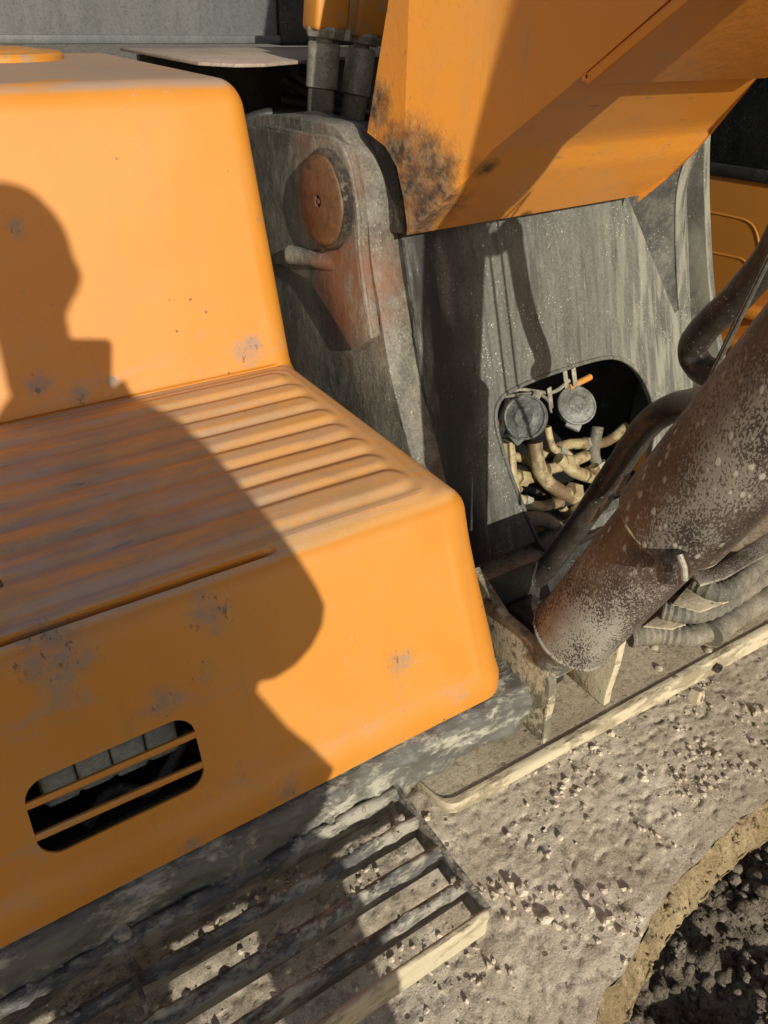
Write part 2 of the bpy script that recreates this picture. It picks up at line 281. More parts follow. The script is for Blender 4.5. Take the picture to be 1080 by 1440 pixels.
def add_tube(bm, pts, r, seg=20, caps=True, rough=0.0, ribs=0.0, ribn=0):
    pts = [Vector(p) for p in pts]; n = len(pts)
    rs = r if hasattr(r, '__len__') else [r] * n
    t0 = (pts[1] - pts[0]).normalized(); a = t0.orthogonal().normalized(); rings = []
    for i, p in enumerate(pts):
        t = (pts[min(i + 1, n - 1)] - pts[max(i - 1, 0)]).normalized()
        a = (a - t * a.dot(t)).normalized(); b = t.cross(a)
        rr = rs[i]
        if ribs and i % 2: rr += ribs
        ring = []
        for k in range(seg):
            d = a * math.cos(2 * math.pi * k / seg) + b * math.sin(2 * math.pi * k / seg)
            q = rr + (rough * nz(p + d * rr, 40, 3) if rough else 0)
            ring.append(bm.verts.new(p + d * q))
        rings.append(ring)
    for i in range(n - 1):
        for k in range(seg):
            bm.faces.new((rings[i][k], rings[i][(k + 1) % seg], rings[i + 1][(k + 1) % seg], rings[i + 1][k]))
    if caps:
        bm.faces.new(rings[0][::-1]); bm.faces.new(rings[-1])
def add_lathe(bm, p, axis, prof, seg=32):                        # prof: (distance along axis, radius)
    axis = Vector(axis).normalized(); a = axis.orthogonal().normalized(); b = axis.cross(a); rings = []
    for h, r in prof:
        rings.append([bm.verts.new(Vector(p) + axis * h + (a * math.cos(2 * math.pi * k / seg) + b * math.sin(2 * math.pi * k / seg)) * max(r, 1e-4)) for k in range(seg)])
    for i in range(len(prof) - 1):
        for k in range(seg): bm.faces.new((rings[i][k], rings[i][(k + 1) % seg], rings[i + 1][(k + 1) % seg], rings[i + 1][k]))
    bm.faces.new(rings[0][::-1]); bm.faces.new(rings[-1])
def add_prism(bm, poly, ext, bev=0.0, seg=2, holes=()):          # poly: 3-D outline on one plane, ext: extrusion vector
    ext = Vector(ext); loops = [poly] + list(holes); es = []; new = []
    for lp in loops:
        vs = [bm.verts.new(Vector(p)) for p in lp]; new += vs
        for i in range(len(vs)): es.append(bm.edges.new((vs[i], vs[(i + 1) % len(vs)])))
    if holes: fs = [f for f in bmesh.ops.triangle_fill(bm, edges=es, use_beauty=True)['geom'] if isinstance(f, bmesh.types.BMFace)]
    else: fs = [bm.faces.new(new)]
    r = bmesh.ops.extrude_face_region(bm, geom=fs)
    nv = [g for g in r['geom'] if isinstance(g, bmesh.types.BMVert)]
    bmesh.ops.translate(bm, vec=ext, verts=nv)
    allf = set()
    for v in new + nv: allf.update(v.link_faces)
    bmesh.ops.recalc_face_normals(bm, faces=list(allf))
    if bev:
        ed = [e for e in {e for v in new + nv for e in v.link_edges} if len(e.link_faces) == 2 and e.calc_face_angle(0) > R(30)]
        bmesh.ops.bevel(bm, geom=ed, offset=bev, segments=seg, affect='EDGES', profile=0.5)
def add_box(bm, lo, hi, bev=0.0, seg=2):
    lo = Vector(lo); hi = Vector(hi)
    add_prism(bm, [(lo.x, lo.y, lo.z), (hi.x, lo.y, lo.z), (hi.x, hi.y, lo.z), (lo.x, hi.y, lo.z)], (0, 0, hi.z - lo.z), bev, seg)
def add_bar(bm, a, b, wdir, w, h, bev=0.002):                    # a bar from a to b, w wide along wdir, h thick the other way
    a = Vector(a); b = Vector(b); t = (b - a).normalized(); wd = Vector(wdir); wd = (wd - t * wd.dot(t)).normalized(); hd = t.cross(wd)
    add_prism(bm, [a - wd * w / 2 - hd * h / 2, a + wd * w / 2 - hd * h / 2, a + wd * w / 2 + hd * h / 2, a - wd * w / 2 + hd * h / 2], b - a, bev)
def rough_up(bm, amp, s, cuts=0):
    if cuts: bmesh.ops.subdivide_edges(bm, edges=bm.edges[:], cuts=cuts, use_grid_fill=True)
    bm.normal_update()
    for v in bm.verts: v.co += v.normal * amp * nz(v.co, s, 4)
ICO = {}
def add_clod(bm, p, r, sub=1, flat=0.7):
    if sub not in ICO:
        t = bmesh.new(); bmesh.ops.create_icosphere(t, subdivisions=sub, radius=1.0); t.verts.index_update()
        ICO[sub] = ([v.co.copy() for v in t.verts], [[v.index for v in f.verts] for f in t.faces]); t.free()
    vs, fs = ICO[sub]
    sd = Vector((random.uniform(-50, 50), random.uniform(-50, 50), random.uniform(-50, 50)))
    sx, sy = random.uniform(.7, 1.3), random.uniform(.7, 1.3); rot = Matrix.Rotation(random.uniform(0, 6.28), 3, 'Z') @ Matrix.Rotation(random.uniform(-.5, .5), 3, 'X')
    p = Vector(p); nv = []
    for c in vs:
        q = c * (1 + 0.5 * noise.noise(c * 1.7 + sd)); nv.append(bm.verts.new(p + (rot @ Vector((q.x * sx, q.y * sy, q.z * flat))) * r))
    for f in fs: bm.faces.new([nv[i] for i in f])
def bm(): return bmesh.new()
def empty(name, loc):
    o = bpy.data.objects.new(name, None); col.objects.link(o); o.location = loc; o.empty_display_size = 0.2; return o
def tag(o, label, cat, group=None, kind=None):
    o['label'] = label; o['category'] = cat
    if group: o['group'] = group
    if kind: o['kind'] = kind
    return o
def group_part(name, parent, loc=(0, 0, 0), label=None):
    o = bpy.data.objects.new(name, None); col.objects.link(o); o.parent = parent
    o.matrix_parent_inverse = Matrix.Translation(parent.location).inverted(); o.location = (0, 0, 0)
    if label: o['label'] = label
    return o

# ================================================================== THE GROUND (structure)
GZ = 0.92
b = bm(); add_grid(b, lambda s, t: Vector((-30 + 62 * s, -30 + 62 * t, GZ - 0.045)), 40, 40)
o = link('ground', b, 'soil', smooth=None, kind='structure')
def soilz(x, y):
    p = Vector((x, y, 0))
    return GZ + 0.055 * nz(p, 7, 5) + 0.018 * nz(p + Vector((3, 1, 2)), 34, 4) - 0.01
b = bm(); add_grid(b, lambda s, t: Vector(((x := -0.9 + 3.4 * s), (y := -0.7 + 1.7 * t), soilz(x, y))), 340, 170)
o = link('soil_bank', b, 'soil', smooth=80, kind='structure')
b = bm()
for i in range(9000):
    x = random.uniform(0.45, 2.0); y = random.uniform(-0.15, 0.95); r = 0.0028 + 0.015 * random.random() ** 4
    add_clod(b, (x, y, soilz(x, y) + r * .2), r, 1, .8)
o = link('soil_crumbs', b, 'soil', smooth=75, kind='stuff')
tag(o, 'loose dark crumbs of soil strewn over the ground below the machine', 'soil')

# ================================================================== EXCAVATOR
EX = empty('excavator', (0.9, 1.6, GZ))
tag(EX, 'worn orange excavator with stepped hood, muddy step grating and dark boom cylinder', 'excavator')
def part(name, b, mat, parent=EX, smooth=35, label=None, kind=None):
    me = bpy.data.meshes.new(name); b.normal_update(); b.to_mesh(me); b.free()
    if smooth is not None: me.shade_smooth(); me.set_sharp_from_angle(angle=R(smooth))
    me.materials.append(MT[mat]); o = bpy.data.objects.new(name, me); col.objects.link(o)
    o.parent = parent
    if parent is EX: o.matrix_parent_inverse = Matrix.Translation(EX.location).inverted()   # deeper parents already sit at the world origin
    if label: o['label'] = label
    if kind: o['kind'] = kind
    return o

# ---- stepped hood: one pressed shell
LEAN = 0.325
def arc(c, r, a0, a1, n): return [(c[0] + r * math.cos(R(a0 + (a1 - a0) * i / n)), c[1] + r * math.sin(R(a0 + (a1 - a0) * i / n))) for i in range(n + 1)]
prof = []                                                        # (Y, Z) from the lower lip up and back
yb, zb = 0.575, 1.440
prof += [(yb, zb), (yb, zb + .016), (yb + .002, zb + .032), (yb + .008, zb + .044), (yb + .014, zb + .054)]
fy = lambda z: 0.589 + (z - 1.494) * LEAN
prof += [(fy(z), z) for z in (1.5, 1.52, 1.55, 1.58, 1.61, 1.64, 1.67, 1.69)]
rc = 0.040; ang = math.degrees(math.atan(LEAN))                  # round the front corner
zc = 1.750 - rc; yc = fy(zc) + rc * math.cos(R(ang)) + rc * math.sin(R(ang)) * LEAN
prof += [p for p in arc((yc, zc), rc, 180 - ang, 92, 9)]
y0 = prof[-1][0]
SEAM = 0.6885
ys = [y0 + .004] + [0.684, 0.6855, 0.687, 0.690, 0.6915, 0.693] + [0.70 + (1.172 - 0.70) * i / 150 for i in range(151)] + [1.18, 1.184, 1.187, 1.190, 1.1905]
prof += [(y, 1.750) for y in ys if y > y0 + .002]
ry = lambda z: 1.192 + (z - 1.75) * LEAN
prof += [(1.1915, 1.753)] + [(ry(z), z) for z in (1.756, 1.77, 1.80, 1.85, 1.90, 1.95, 2.0, 2.05, 2.09, 2.115)]
rc = 0.055; zc = 2.190 - rc; yc = ry(zc) + rc * math.cos(R(ang)) + rc * math.sin(R(ang)) * LEAN
prof = [p for p in prof if not (p[0] > 1.2 and p[1] > zc + rc * math.sin(R(ang)) - .004)]
prof += arc((yc, zc), rc, 180 - ang, 90, 10) + [(1.45, 2.190), (1.6, 2.190), (1.8, 2.19), (2.02, 2.19)]
def xend(y, z): return 0.598 + 0.024 * sm(1.72, 1.45, z)
RID = [(0.745 + i * 0.0545) for i in range(8)]
def emboss(x, y):
    if y < 0.690 or y > 1.19: return 0.0
    xe = 0.532 + 0.012 * sm(.7, 1.15, y)
    # pressed field: rounded rectangle
    dx = x - (xe + .018); cy = (0.700 + 1.165) / 2; hy = (1.165 - 0.700) / 2; rr = .03
    qx = max(dx + rr, 0); qy = max(abs(y - cy) - hy + rr, 0); d = math.hypot(qx, qy) - rr
    h = 0.0035 * sm(0.010, -0.004, d)
    for k, yk in enumerate(RID):
        wd = 0.0205 if k else 0.026
        px = max(x - (xe - wd - .004 * (k % 2)), 0); dd = math.hypot(px, y - yk) - wd
        h += 0.0062 * sm(0.009, -0.011, dd)
    return h
def hood_pt(x, y, z, nrm):
    d = emboss(x, y) if abs(z - 1.75) < .002 else 0
    if 0.683 < y < 0.694 and abs(z - 1.75) < .002:
        d -= 0.014 * sm(0.0042, 0.001, abs(y - SEAM)) * sm(.312, .285, x)
    if 1.183 < y < 1.1912 and abs(z - 1.75) < .002: d -= 0.007 * sm(.004, .0005, abs(y - 1.1885))
    if 1.47 < z < 1.72 and y < .72: d += .0016 * math.exp(-((x - (xend(y, z) - .052)) / .005) ** 2) * sm(1.47, 1.50, z) * sm(1.72, 1.68, z)
    wob = 0.0018 * nz((x, y, z), 3.5, 3)
    return Vector((x, y, z)) + nrm * (d + wob)
pn = []
for i, p in enumerate(prof):
    a = prof[max(i - 1, 0)]; c_ = prof[min(i + 1, len(prof) - 1)]
    t = Vector((0, c_[0] - a[0], c_[1] - a[1])).normalized(); pn.append(Vector((0, -t.z, t.y)))
xs = [-0.9, -0.7, -0.5, -0.4, -0.32] + [-0.28 + i * 0.010 for i in range(64)] + [0.362 + i * 0.0045 for i in range(42)]
b = bm(); rows = []
for (y, z), nr in zip(prof, pn):
    xe = xend(y, z); rf = 0.042
    row = [b.verts.new(hood_pt(x if x < .3 else .3 + (x - .3) * (xe - rf - .3) / (xs[-1] - .3), y, z, nr)) for x in xs]
    for k in range(1, 11):
        th = R(90 * k / 10)
        row.append(b.verts.new(Vector((xe - rf + rf * math.sin(th), y, z)) - nr * rf * (1 - math.cos(th))))
    row.append(b.verts.new(Vector((xe, y, z)) - nr * 0.075))
    rows.append(row)
for i in range(len(rows) - 1):
    for j in range(len(rows[0]) - 1): b.faces.new((rows[i][j], rows[i][j + 1], rows[i + 1][j + 1], rows[i + 1][j]))
b.normal_update()
hood = part('stepped_hood', b, 'hood', smooth=60)
hood['label'] = 'orange stepped hood with ribbed tread and slotted front'
sol = hood.modifiers.new('thick', 'SOLIDIFY'); sol.thickness = 0.0035; sol.offset = -1
fn_ = Vector((0, -0.951, 0.309)).normalized(); fp = (0, fy(1.6), 1.6)
vent = [atp(u, v, fp, fn_) for u, v in ((28, 1108), (268, 1003), (292, 1100), (60, 1211))]
def rounded(q, r, n=6):
    out = []
    for i in range(len(q)):
        p0, p1, p2 = q[i - 1], q[i], q[(i + 1) % len(q)]
        a = (p0 - p1).normalized(); c_ = (p2 - p1).normalized(); h = math.acos(a.dot(c_)) / 2; L_ = r / math.tan(h); s = p1 + a * L_; e = p1 + c_ * L_
        ce = p1 + (a + c_).normalized() * (r / math.sin(h))
        for k in range(n + 1):
            d = (s - ce).lerp(e - ce, k / n).normalized(); out.append(ce + d * r)
    return out
cut = bm(); add_prism(cut, [p - fn_ * .05 for p in rounded(vent, .024)], fn_ * .1)
cme = bpy.data.meshes.new('cutter'); cut.to_mesh(cme); cut.free(); co_ = bpy.data.objects.new('cutter', cme); col.objects.link(co_)
bo = hood.modifiers.new('vent', 'BOOLEAN'); bo.object = co_; bo.operation = 'DIFFERENCE'; bo.solver = 'EXACT'
bpy.context.view_layer.update()
dg = bpy.context.evaluated_depsgraph_get(); me = bpy.data.meshes.new_from_object(hood.evaluated_get(dg))
hood.modifiers.clear(); hood.data = me; bpy.data.objects.remove(co_); me.shade_smooth(); me.set_sharp_from_angle(angle=R(50))
b = bm()                                                         # the pressed bars that cross the slot
for (a, c_) in (((30, 1140), (281, 1032)), ((48, 1182), (292, 1074))):
    b = bm(); A = atp(*a, fp, fn_) - fn_ * .004; B = atp(*c_, fp, fn_) - fn_ * .004; e = (B - A).normalized() * .012
    add_bar(b, A - e, B + e, fn_, .006, .009, .002); part('vent_bar', b, 'hood', hood)
b = bm(); c0 = Vector((.30, 1.885, 2.19))
add_lathe(b, c0, (0, 0, 1), [(-.01, .140), (.008, .140), (.013, .134), (.014, .105), (.016, .10), (.018, .085), (.018, .0)], 40); part('filler_cap', b, 'orange', hood)
b = bm(); p = atp(0, 828, (0, .7, 1.755), (0, 0, 1)); add_box(b, p + Vector((-.03, -.013, -.002)), p + Vector((.004, .015, .004)), .002); part('lid_latch', b, 'rust', hood)
# inside the hood: battery box and dark walls seen through the slot
b = bm()
for i in range(4): add_box(b, (-.012 + .040 * i, .655 + .002 * (i % 2), 1.520), (.0265 + .040 * i, .76, 1.598), .006, 3)
add_box(b, (-.014, .668, 1.512), (.150, .758, 1.523), .003); part('battery', b, 'battery', hood)
b = bm(); add_tube(b, smooth_path([(.02, .66, 1.46), (.06, .68, 1.475), (.11, .67, 1.46), (.17, .70, 1.50)], 6), .008, 12); part('cable', b, 'hose', hood)
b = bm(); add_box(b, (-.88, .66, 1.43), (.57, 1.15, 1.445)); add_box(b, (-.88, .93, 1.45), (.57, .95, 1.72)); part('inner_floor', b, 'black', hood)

# ---- frame under the hood
SY = 0.556
b = bm()
def sillf(s, t):                                                # face of the beam, a rolled upper lip
    x = -0.9 + 1.555 * s
    pr = [(0.64, 1.436), (0.60, 1.437), (0.572, 1.436), (0.560, 1.428), (0.556, 1.416), (0.556, 1.40), (0.556, 1.38), (0.5565, 1.362), (0.562, 1.355), (0.60, 1.354)]
    f = t * (len(pr) - 1); i = min(int(f), len(pr) - 2); q = Vector((0, *pr[i])).lerp(Vector((0, *pr[i + 1])), f - i); q.x = x
    k = 0.5 + sm(0.0, 0.5, 1 - abs(t - .55) * 2)
    q.y -= 0.006 * k * max(-.3, nz(q, 22, 5)); q.z += 0.004 * nz(q + Vector((5, 5, 5)), 18, 4) * k
    return q
add_grid(b, sillf, 300, 40); part('frame_beam', b, 'sill', smooth=70, label='frame beam caked with pale dried mud')
# nose plate at the beam's end: an upright plate with a round front edge
NX = 0.652
out = [atx(u, v, NX) for u, v in ((706, 868), (726, 884), (748, 908), (764, 935), (772, 960), (771, 985), (766, 1020), (762, 1058))]
out[-1].z = 1.352; out = smooth_path(out, 4)
poly = out + [Vector((NX, .62, 1.352)), Vector((NX, .72, 1.50)), Vector((NX, .72, 1.56))]
b = bm(); add_prism(b, poly, (0.016, 0, 0), .003); rough_up(b, .0015, 40); part('nose_plate', b, 'nose')
for (uv, x, w_) in ((((872, 905), (864, 940), (852, 975), (846, 1003)), .79, .016),):
    q = [atx(u, v, x) for u, v in uv]; q[-1].z = 1.352
    b = bm(); add_prism(b, q + [Vector((x, .62, 1.352)), Vector((x, .66, q[0].z))], (w_, 0, 0), .003); part('rib', b, 'rail')
# deck plate whose front edge reads as the pale rail
DZ = 1.35
fe = [atz(u, v, DZ) for u, v in ((620, 1127), (640, 1131), (663, 1120), (755, 1069), (850, 1015), (960, 953), (1080, 886))]
last = fe[-1]; fe = [Vector((fe[0].x - .01, fe[0].y + .05, DZ))] + fe + [Vector((1.75, last.y - .02, DZ))]
fe = smooth_path(fe, 4)
b = bm(); add_prism(b, fe + [Vector((1.75, 1.0, DZ)), Vector((fe[0].x, 1.0, DZ))], (0, 0, -.014))
part('deck_plate', b, 'deck', label='dusty deck plate under the boom cylinder')
b = bm()                                                        # rail: thicker lip along the edge, growing towards the right
n_ = len(fe); rowsv = []
for i, p in enumerate(fe):
    t = sm(.60, 1.10, p.x); h = .016 + .020 * t; q = Vector((p.x, p.y - .002, DZ + .003))
    w0 = .0035 * nz((p.x, 0, 0), 30, 3)
    rowsv.append([q + Vector((0, .012, 0)), q + Vector((0, .001, .001)), q + Vector((0, -.003 + w0 * .3, -.003)), q + Vector((0, -.003, -h + w0 * .6)), q + Vector((0, .004, -h - .004)), q + Vector((0, .03, -h - .004))])
vv = [[b.verts.new(p) for p in r_] for r_ in rowsv]
for i in range(n_ - 1):
    for j in range(5): b.faces.new((vv[i][j], vv[i][j + 1], vv[i + 1][j + 1], vv[i + 1][j])[::-1])
bmesh.ops.recalc_face_normals(b, faces=b.faces[:]); part('deck_rail', b, 'rail', smooth=50)
b = bm(); p = aty(976, 978, fe[-8].y - .003); add_lathe(b, p, (0.25, -1, 0.2), [(-.004, .016), (.012, .016), (.014, .014), (.014, .007), (.010, .007), (.010, 0)], 6); part('bolt_head', b, 'rail')
b = bm(); p = atz(1010, 940, DZ - .012); add_lathe(b, p + Vector((0, -.001, 0)), (0, -1, 0), [(-.004, .0085), (.0025, .0085), (.0025, .006), (-.002, .006), (-.002, 0)], 14); part('plug', b, 'grime')
for u, v in ((920, 910), (975, 890), (926, 940), (995, 915), (950, 955), (1030, 880)):
    b = bm(); p = atz(u, v, DZ); add_lathe(b, p, (0, 0, 1), [(-.002, .008), (.002, .0075), (.005, .004), (.0055, 0)], 12); part('rivet', b, 'deck')

# ---- step grating
GT = 1.385
gr = group_part('step_grating', EX, label='muddy steel step grating below the hood')
def sub(name, b, mat, parent, smooth=35):
    return part(name, b, mat, parent, smooth)
def lumpy_bar(a, c_, wy, h, lump, mat='grate', seed=0, n=90):    # an upright flat with mud lying along its top
    b = bm(); a = Vector(a); c_ = Vector(c_); t = (c_ - a).normalized(); s = Vector((0, 0, 1)).cross(t).normalized()
    def f(i, k):
        p = a.lerp(c_, i); l = lump * (.5 + 1.1 * max(-.4, nz(p + Vector((seed, seed * 2, 0)), 28, 4)))
        l2 = lump * .7 * nz(p + Vector((0, seed, 3)), 36, 4)
        sec = [(-wy / 2, -h), (-wy / 2, -h * .5), (-wy / 2 - .2 * lump, -h * .22), (-wy / 2 - max(0, l2) - .25 * lump, -.004 - .3 * l), (-wy / 2 + .1 * wy, l * .55), (0, l * .8), (wy / 2 - .1 * wy, l * .6), (wy / 2 + .3 * lump, -.003), (wy / 2, -h * .4), (wy / 2, -h)]
        m_ = len(sec); q = sec[int(round(k * m_)) % m_]
        return p + s * -q[0] * -1 + Vector((0, 0, q[1]))
    rings = []
    for i in range(n):
        rings.append([b.verts.new(f(i / (n - 1), k / 10)) for k in range(10)])
    for i in range(n - 1):
        for k in range(10): b.faces.new((rings[i][k], rings[i][(k + 1) % 10], rings[i + 1][(k + 1) % 10], rings[i + 1][k]))
    b.faces.new(rings[0][::-1]); b.faces.new(rings[-1]); bmesh.ops.recalc_face_normals(b, faces=b.faces[:])
    return b
XR = 0.400
ybars = [0.498, 0.446, 0.393]
for k, y in enumerate(ybars):
    part('grating_bar', lumpy_bar((-.75, y, GT - .004), (XR, y, GT - .004), 0.009, .034, .012 if k != 1 else .017, seed=k * 7 + 1), 'grate', gr, 60)
part('front_bar', lumpy_bar((-.75, .345, GT - .002), (XR, .348, GT - .002), .008, .046, .004, 'rail', 31), 'rail', gr, 60)
part('rear_bar', lumpy_bar((-.75, .548, GT), (XR, .548, GT), .011, .035, .012, seed=41), 'grate', gr, 60)
part('side_bar', lumpy_bar((XR + .003, .347, GT), (XR + .005, .556, GT), .007, .046, .003, 'grate', 51, 40), 'grate', gr, 60)
b = bm(); add_bar(b, (.016, .56, GT + .001), (.020, .33, GT + .001), (1, 0, 0), .007, .010, .002); rough_up(b, .002, 60); part('cross_rod', b, 'grate', gr)
b = bm(); add_clod(b, (.018, .552, GT + .006), .012, 2); part('weld_lump', b, 'grate', gr)
# lumps of mud lodged on the bars
b = bm()
for i in range(380):
    y = random.choice([.548, .498, .446, .393, .56]); x = random.uniform(-.3, .39); add_clod(b, (x, y + random.uniform(-.008, .008), GT + random.uniform(-.004, .005)), .0018 + .006 * random.random() ** 2, 1)
part('lodged_mud', b, 'grate', gr, None, kind='stuff')

# ---- undercarriage plate buried in dried mud (lies below the deck)
MZ = 1.24
ep = [atz(u, v, MZ) for u, v in ((840, 1440), (870, 1370), (905, 1310), (940, 1255), (1000, 1190), (1080, 1125))]
ep = [Vector((-.9, .02, MZ)), Vector((.1, .08, MZ)), Vector((.40, .15, MZ))] + ep + [Vector((1.25, .29, MZ)), Vector((1.8, .26, MZ))]
epath = [p + Vector((0, .008 * nz(p, 14, 4), 0)) for p in smooth_path(ep, 30)]
def edge_y(x):
    for p, q in zip(epath, epath[1:]):
        if p.x <= x <= q.x: return p.y + (q.y - p.y) * (x - p.x) / max(q.x - p.x, 1e-6)
    return epath[-1].y
def mudz(x, y):
    p = Vector((x, y, 0)); d = y - edge_y(x)
    z = 0.007 * nz(p, 4, 3) + 0.0010 * nz(p + Vector((1, 2, 3)), 26, 3) + 0.0009 * nz(p, 95, 3)
    dd = noise.cell_vector(p * 40) ; q = nz(p + Vector((9, 4, 1)), 55, 2)
    z += 0.0018 * sm(.38, .6, q) * (0.4 + sm(.0, .5, nz(p, 6, 2)))
    z -= 0.0025 * sm(.25, .5, nz(p + Vector((2, 8, 1)), 60, 2))
    return MZ + z * sm(0.0, .03, d)
b = bm(); NXg, NYg = 420, 150
def mg(s, t):
    x = -.55 + 2.2 * s; y0 = edge_y(x); y = y0 + (0.78 - y0) * t; return Vector((x, y, mudz(x, y)))
add_grid(b, mg, NXg, NYg)
part('undercarriage_plate', b, 'mud', smooth=75, label='undercarriage plate buried under dry grey-brown mud')
b = bm()
def ef(s, t):
    x = -.55 + 2.2 * s; y = edge_y(x); p = Vector((x, y, MZ)); k = [(0, 0.0), (-.001, -.004), (-.005, -.014), (-.010, -.027), (-.013, -.039), (-.0135, -.045), (-.012, -.050), (.03, -.052)]
    i = min(int(round(t * 7)), 7); q = k[i]; w_ = (1 if 0 < i < 5 else .2) * .018 * nz(p + Vector((0, 0, q[1])), 40, 5)
    return p + Vector((0.3 * q[0] * 4, q[0] * 2.2 - w_, q[1] + .3 * w_))
add_grid(b, ef, 420, 8); bmesh.ops.recalc_face_normals(b, faces=b.faces[:]); part('plate_edge', b, 'ochre', smooth=60, label='curved plate edge smeared with ochre clay')
b = bm(); lp = [Vector((p.x - .016, p.y - .030 + .004 * nz(p, 60, 3), MZ - .047 + .004 * nz(p, 45, 3))) for p in epath]; add_tube(b, lp, .002, 8, rough=.003); part('edge_lip', b, 'ochre')
b = bm()
for i in range(9000):
    x = random.uniform(-.3, 1.5); y = random.uniform(edge_y(x) + .004, .62); r = 0.0008 + 0.0058 * random.random() ** 6
    if nz((x, y, 4), 9, 4) < random.uniform(-.15, .40): continue
    add_clod(b, (x, y, mudz(x, y) + r * .25), r, 1, .75)
o = link('mud_crumbs', b, 'mud', smooth=None, kind='stuff'); tag(o, 'loose crumbs of dry mud strewn over the plate below the deck', 'dry mud')
b = bm()
for i in range(900):
    x = random.uniform(.3, 1.3) if i % 3 else random.uniform(.75, 1.3); k_ = random.random(); y = edge_y(x) - .003 - .030 * k_
    if nz((x, y, 2), 18, 3) < random.uniform(-.2, .3): continue
    add_clod(b, (x - .02 * k_, y, MZ - .002 - .042 * k_), .0010 + .0052 * random.random() ** 4, 1)
o = link('clay_crumbs', b, 'ochre', smooth=75, kind='stuff'); tag(o, 'crumbs of ochre clay stuck along the curved plate edge', 'clay')
# the larger clods, one by one
for u, v, r, lb in ((733, 1251, .0085, 'lump of dry mud beside the right side bar of the step grating'), (768, 1293, .009, 'lump of dry mud lying out on the open muddy plate in front of the deck'),
                   (742, 1062, .0075, 'lump of dry mud tucked under the pale deck rail near the short upright ribs'), (905, 1095, .0075, 'lump of dry mud below the pale deck rail, left of the bolt head'),
                   (1062, 1003, .010, 'lump of dry mud right of the bolt head, at the right of the photo'), (852, 1300, .008, 'lump of dry mud close to the curved ochre plate edge')):
    p = atz(u, v, MZ); b = bm(); add_clod(b, (0, 0, 0), r, 2, .75)
    me = bpy.data.meshes.new('mud_clod'); b.to_mesh(me); b.free(); me.materials.append(MT['mud']); o = bpy.data.objects.new('mud_clod', me); col.objects.link(o)
    o.location = (p.x, p.y, mudz(p.x, p.y) + r * .35); tag(o, lb, 'mud clod', 'clods of dry mud on the plate')

# ---- boom brackets and the sloping plate between them
BX, BT = 0.70, 0.060
front = [(363, 163), (388, 161), (430, 168), (468, 177), (488, 204), (505, 244), (515, 287), (522, 366), (534, 435), (545, 506), (556, 557), (575, 628)]
fr = [atx(u, v, BX) for u, v in front]
lo_ = fr[-1] + (fr[-1] - fr[-3]).normalized() * .36
path = smooth_path(fr, 4) + [lo_]
def bracket_poly(x): return [Vector((x, p.y, p.z)) for p in path] + [Vector((x, lo_.y + .1, 1.36)), Vector((x, 1.75, 1.36)), Vector((x, 1.75, 2.05)), Vector((x, path[0].y, path[0].z))][:-1]
b = bm(); add_prism(b, bracket_poly(BX), (BT, 0, 0), .004); rough_up(b, .0012, 30); br = part('boom_bracket', b, 'bracket', smooth=40)
PIN = atx(447, 283, 0.652)
rim = [atx(u, v, BX - .026) for u, v in ((371, 178), (425, 190), (466, 198), (484, 224), (497, 287), (502, 366), (514, 449), (518, 476))]
rim = smooth_path(rim, 4) + [atx(u, v, BX - .026) for u, v in ((496, 496), (470, 452), (436, 398), (395, 372), (350, 372), (345, 178))]
b = bm(); add_prism(b, rim, (.0265, 0, 0), .004); part('bracket_cheek', b, 'bracket', br)
b = bm(); add_tube(b, [p + Vector((.006, 0, 0)) for p in rim[0:29]], .0048, 8, rough=.002); part('weld_bead', b, 'bracket', br)
b = bm(); add_lathe(b, PIN, (1, 0, 0), [(0, 0.0), (0, .004), (.010, .0045), (.0105, .010), (0, .0105), (0, .066), (.003, .071), (.008, .072), (.008, 0)], 44)
bmesh.ops.recalc_face_normals(b, faces=b.faces[:]); rough_up(b, .001, 35); part('pin_cap', b, 'rust', br, 40)
b = bm(); add_lathe(b, PIN + Vector((.006, 0, 0)), (1, 0, 0), [(0, .070), (0, .076), (.006, .080), (.012, .079), (.020, .081), (.028, .080)], 60)
rough_up(b, .004, 26); part('pin_boss', b, 'grime', br, 60)
A = atx(409, 359, .656); B = atx(503, 374, .704)
b = bm(); add_tube(b, [A - (B - A) * .02, A, A.lerp(B, .3), A.lerp(B, .5), A.lerp(B, .75), B], [.012, .0165, .017, .0175, .021, .022], 18, rough=.004); part('keeper_bar', b, 'bracket', br)
# sloping plate
IX = BX + BT
sp0 = atx(566, 338, IX); sp1 = atx(597, 560, IX); sd = (sp1 - sp0).normalized(); sn = Vector((1, 0, 0)).cross(sd).normalized()
if sn.y > 0: sn = -sn
def onp(u, v, off=0.0): return atp(u, v, sp0 + sn * off, sn)
FX = onp(950, 440).x
hole = smooth_path([onp(u, v) for u, v in ((758, 765), (735, 712), (712, 650), (697, 596), (703, 562), (735, 541), (790, 520), (845, 504), (872, 505), (895, 520), (912, 548), (922, 585), (918, 630), (900, 700), (870, 760), (825, 800), (785, 800))], 4)[:-1]
top0 = sp0 - sd * .10; bot0 = sp0 + sd * .62
outl = [Vector((IX - .002, top0.y, top0.z)), Vector((FX + .075, top0.y, top0.z)), Vector((FX + .075, bot0.y, bot0.z)), Vector((IX - .002, bot0.y, bot0.z))]
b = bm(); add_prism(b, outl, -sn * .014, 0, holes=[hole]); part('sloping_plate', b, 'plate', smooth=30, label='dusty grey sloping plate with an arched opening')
b = bm(); add_tube(b, [p + sn * .001 for p in hole + [hole[0]]], .0042, 10, False); part('opening_rim', b, 'plate')
b = bm(); add_tube(b, [sp0 + Vector((.004, 0, 0)) + sd * (.5 * i / 60) + sn * .001 for i in range(61)], .006, 8, rough=.004); part('weld_bead', b, 'plate')
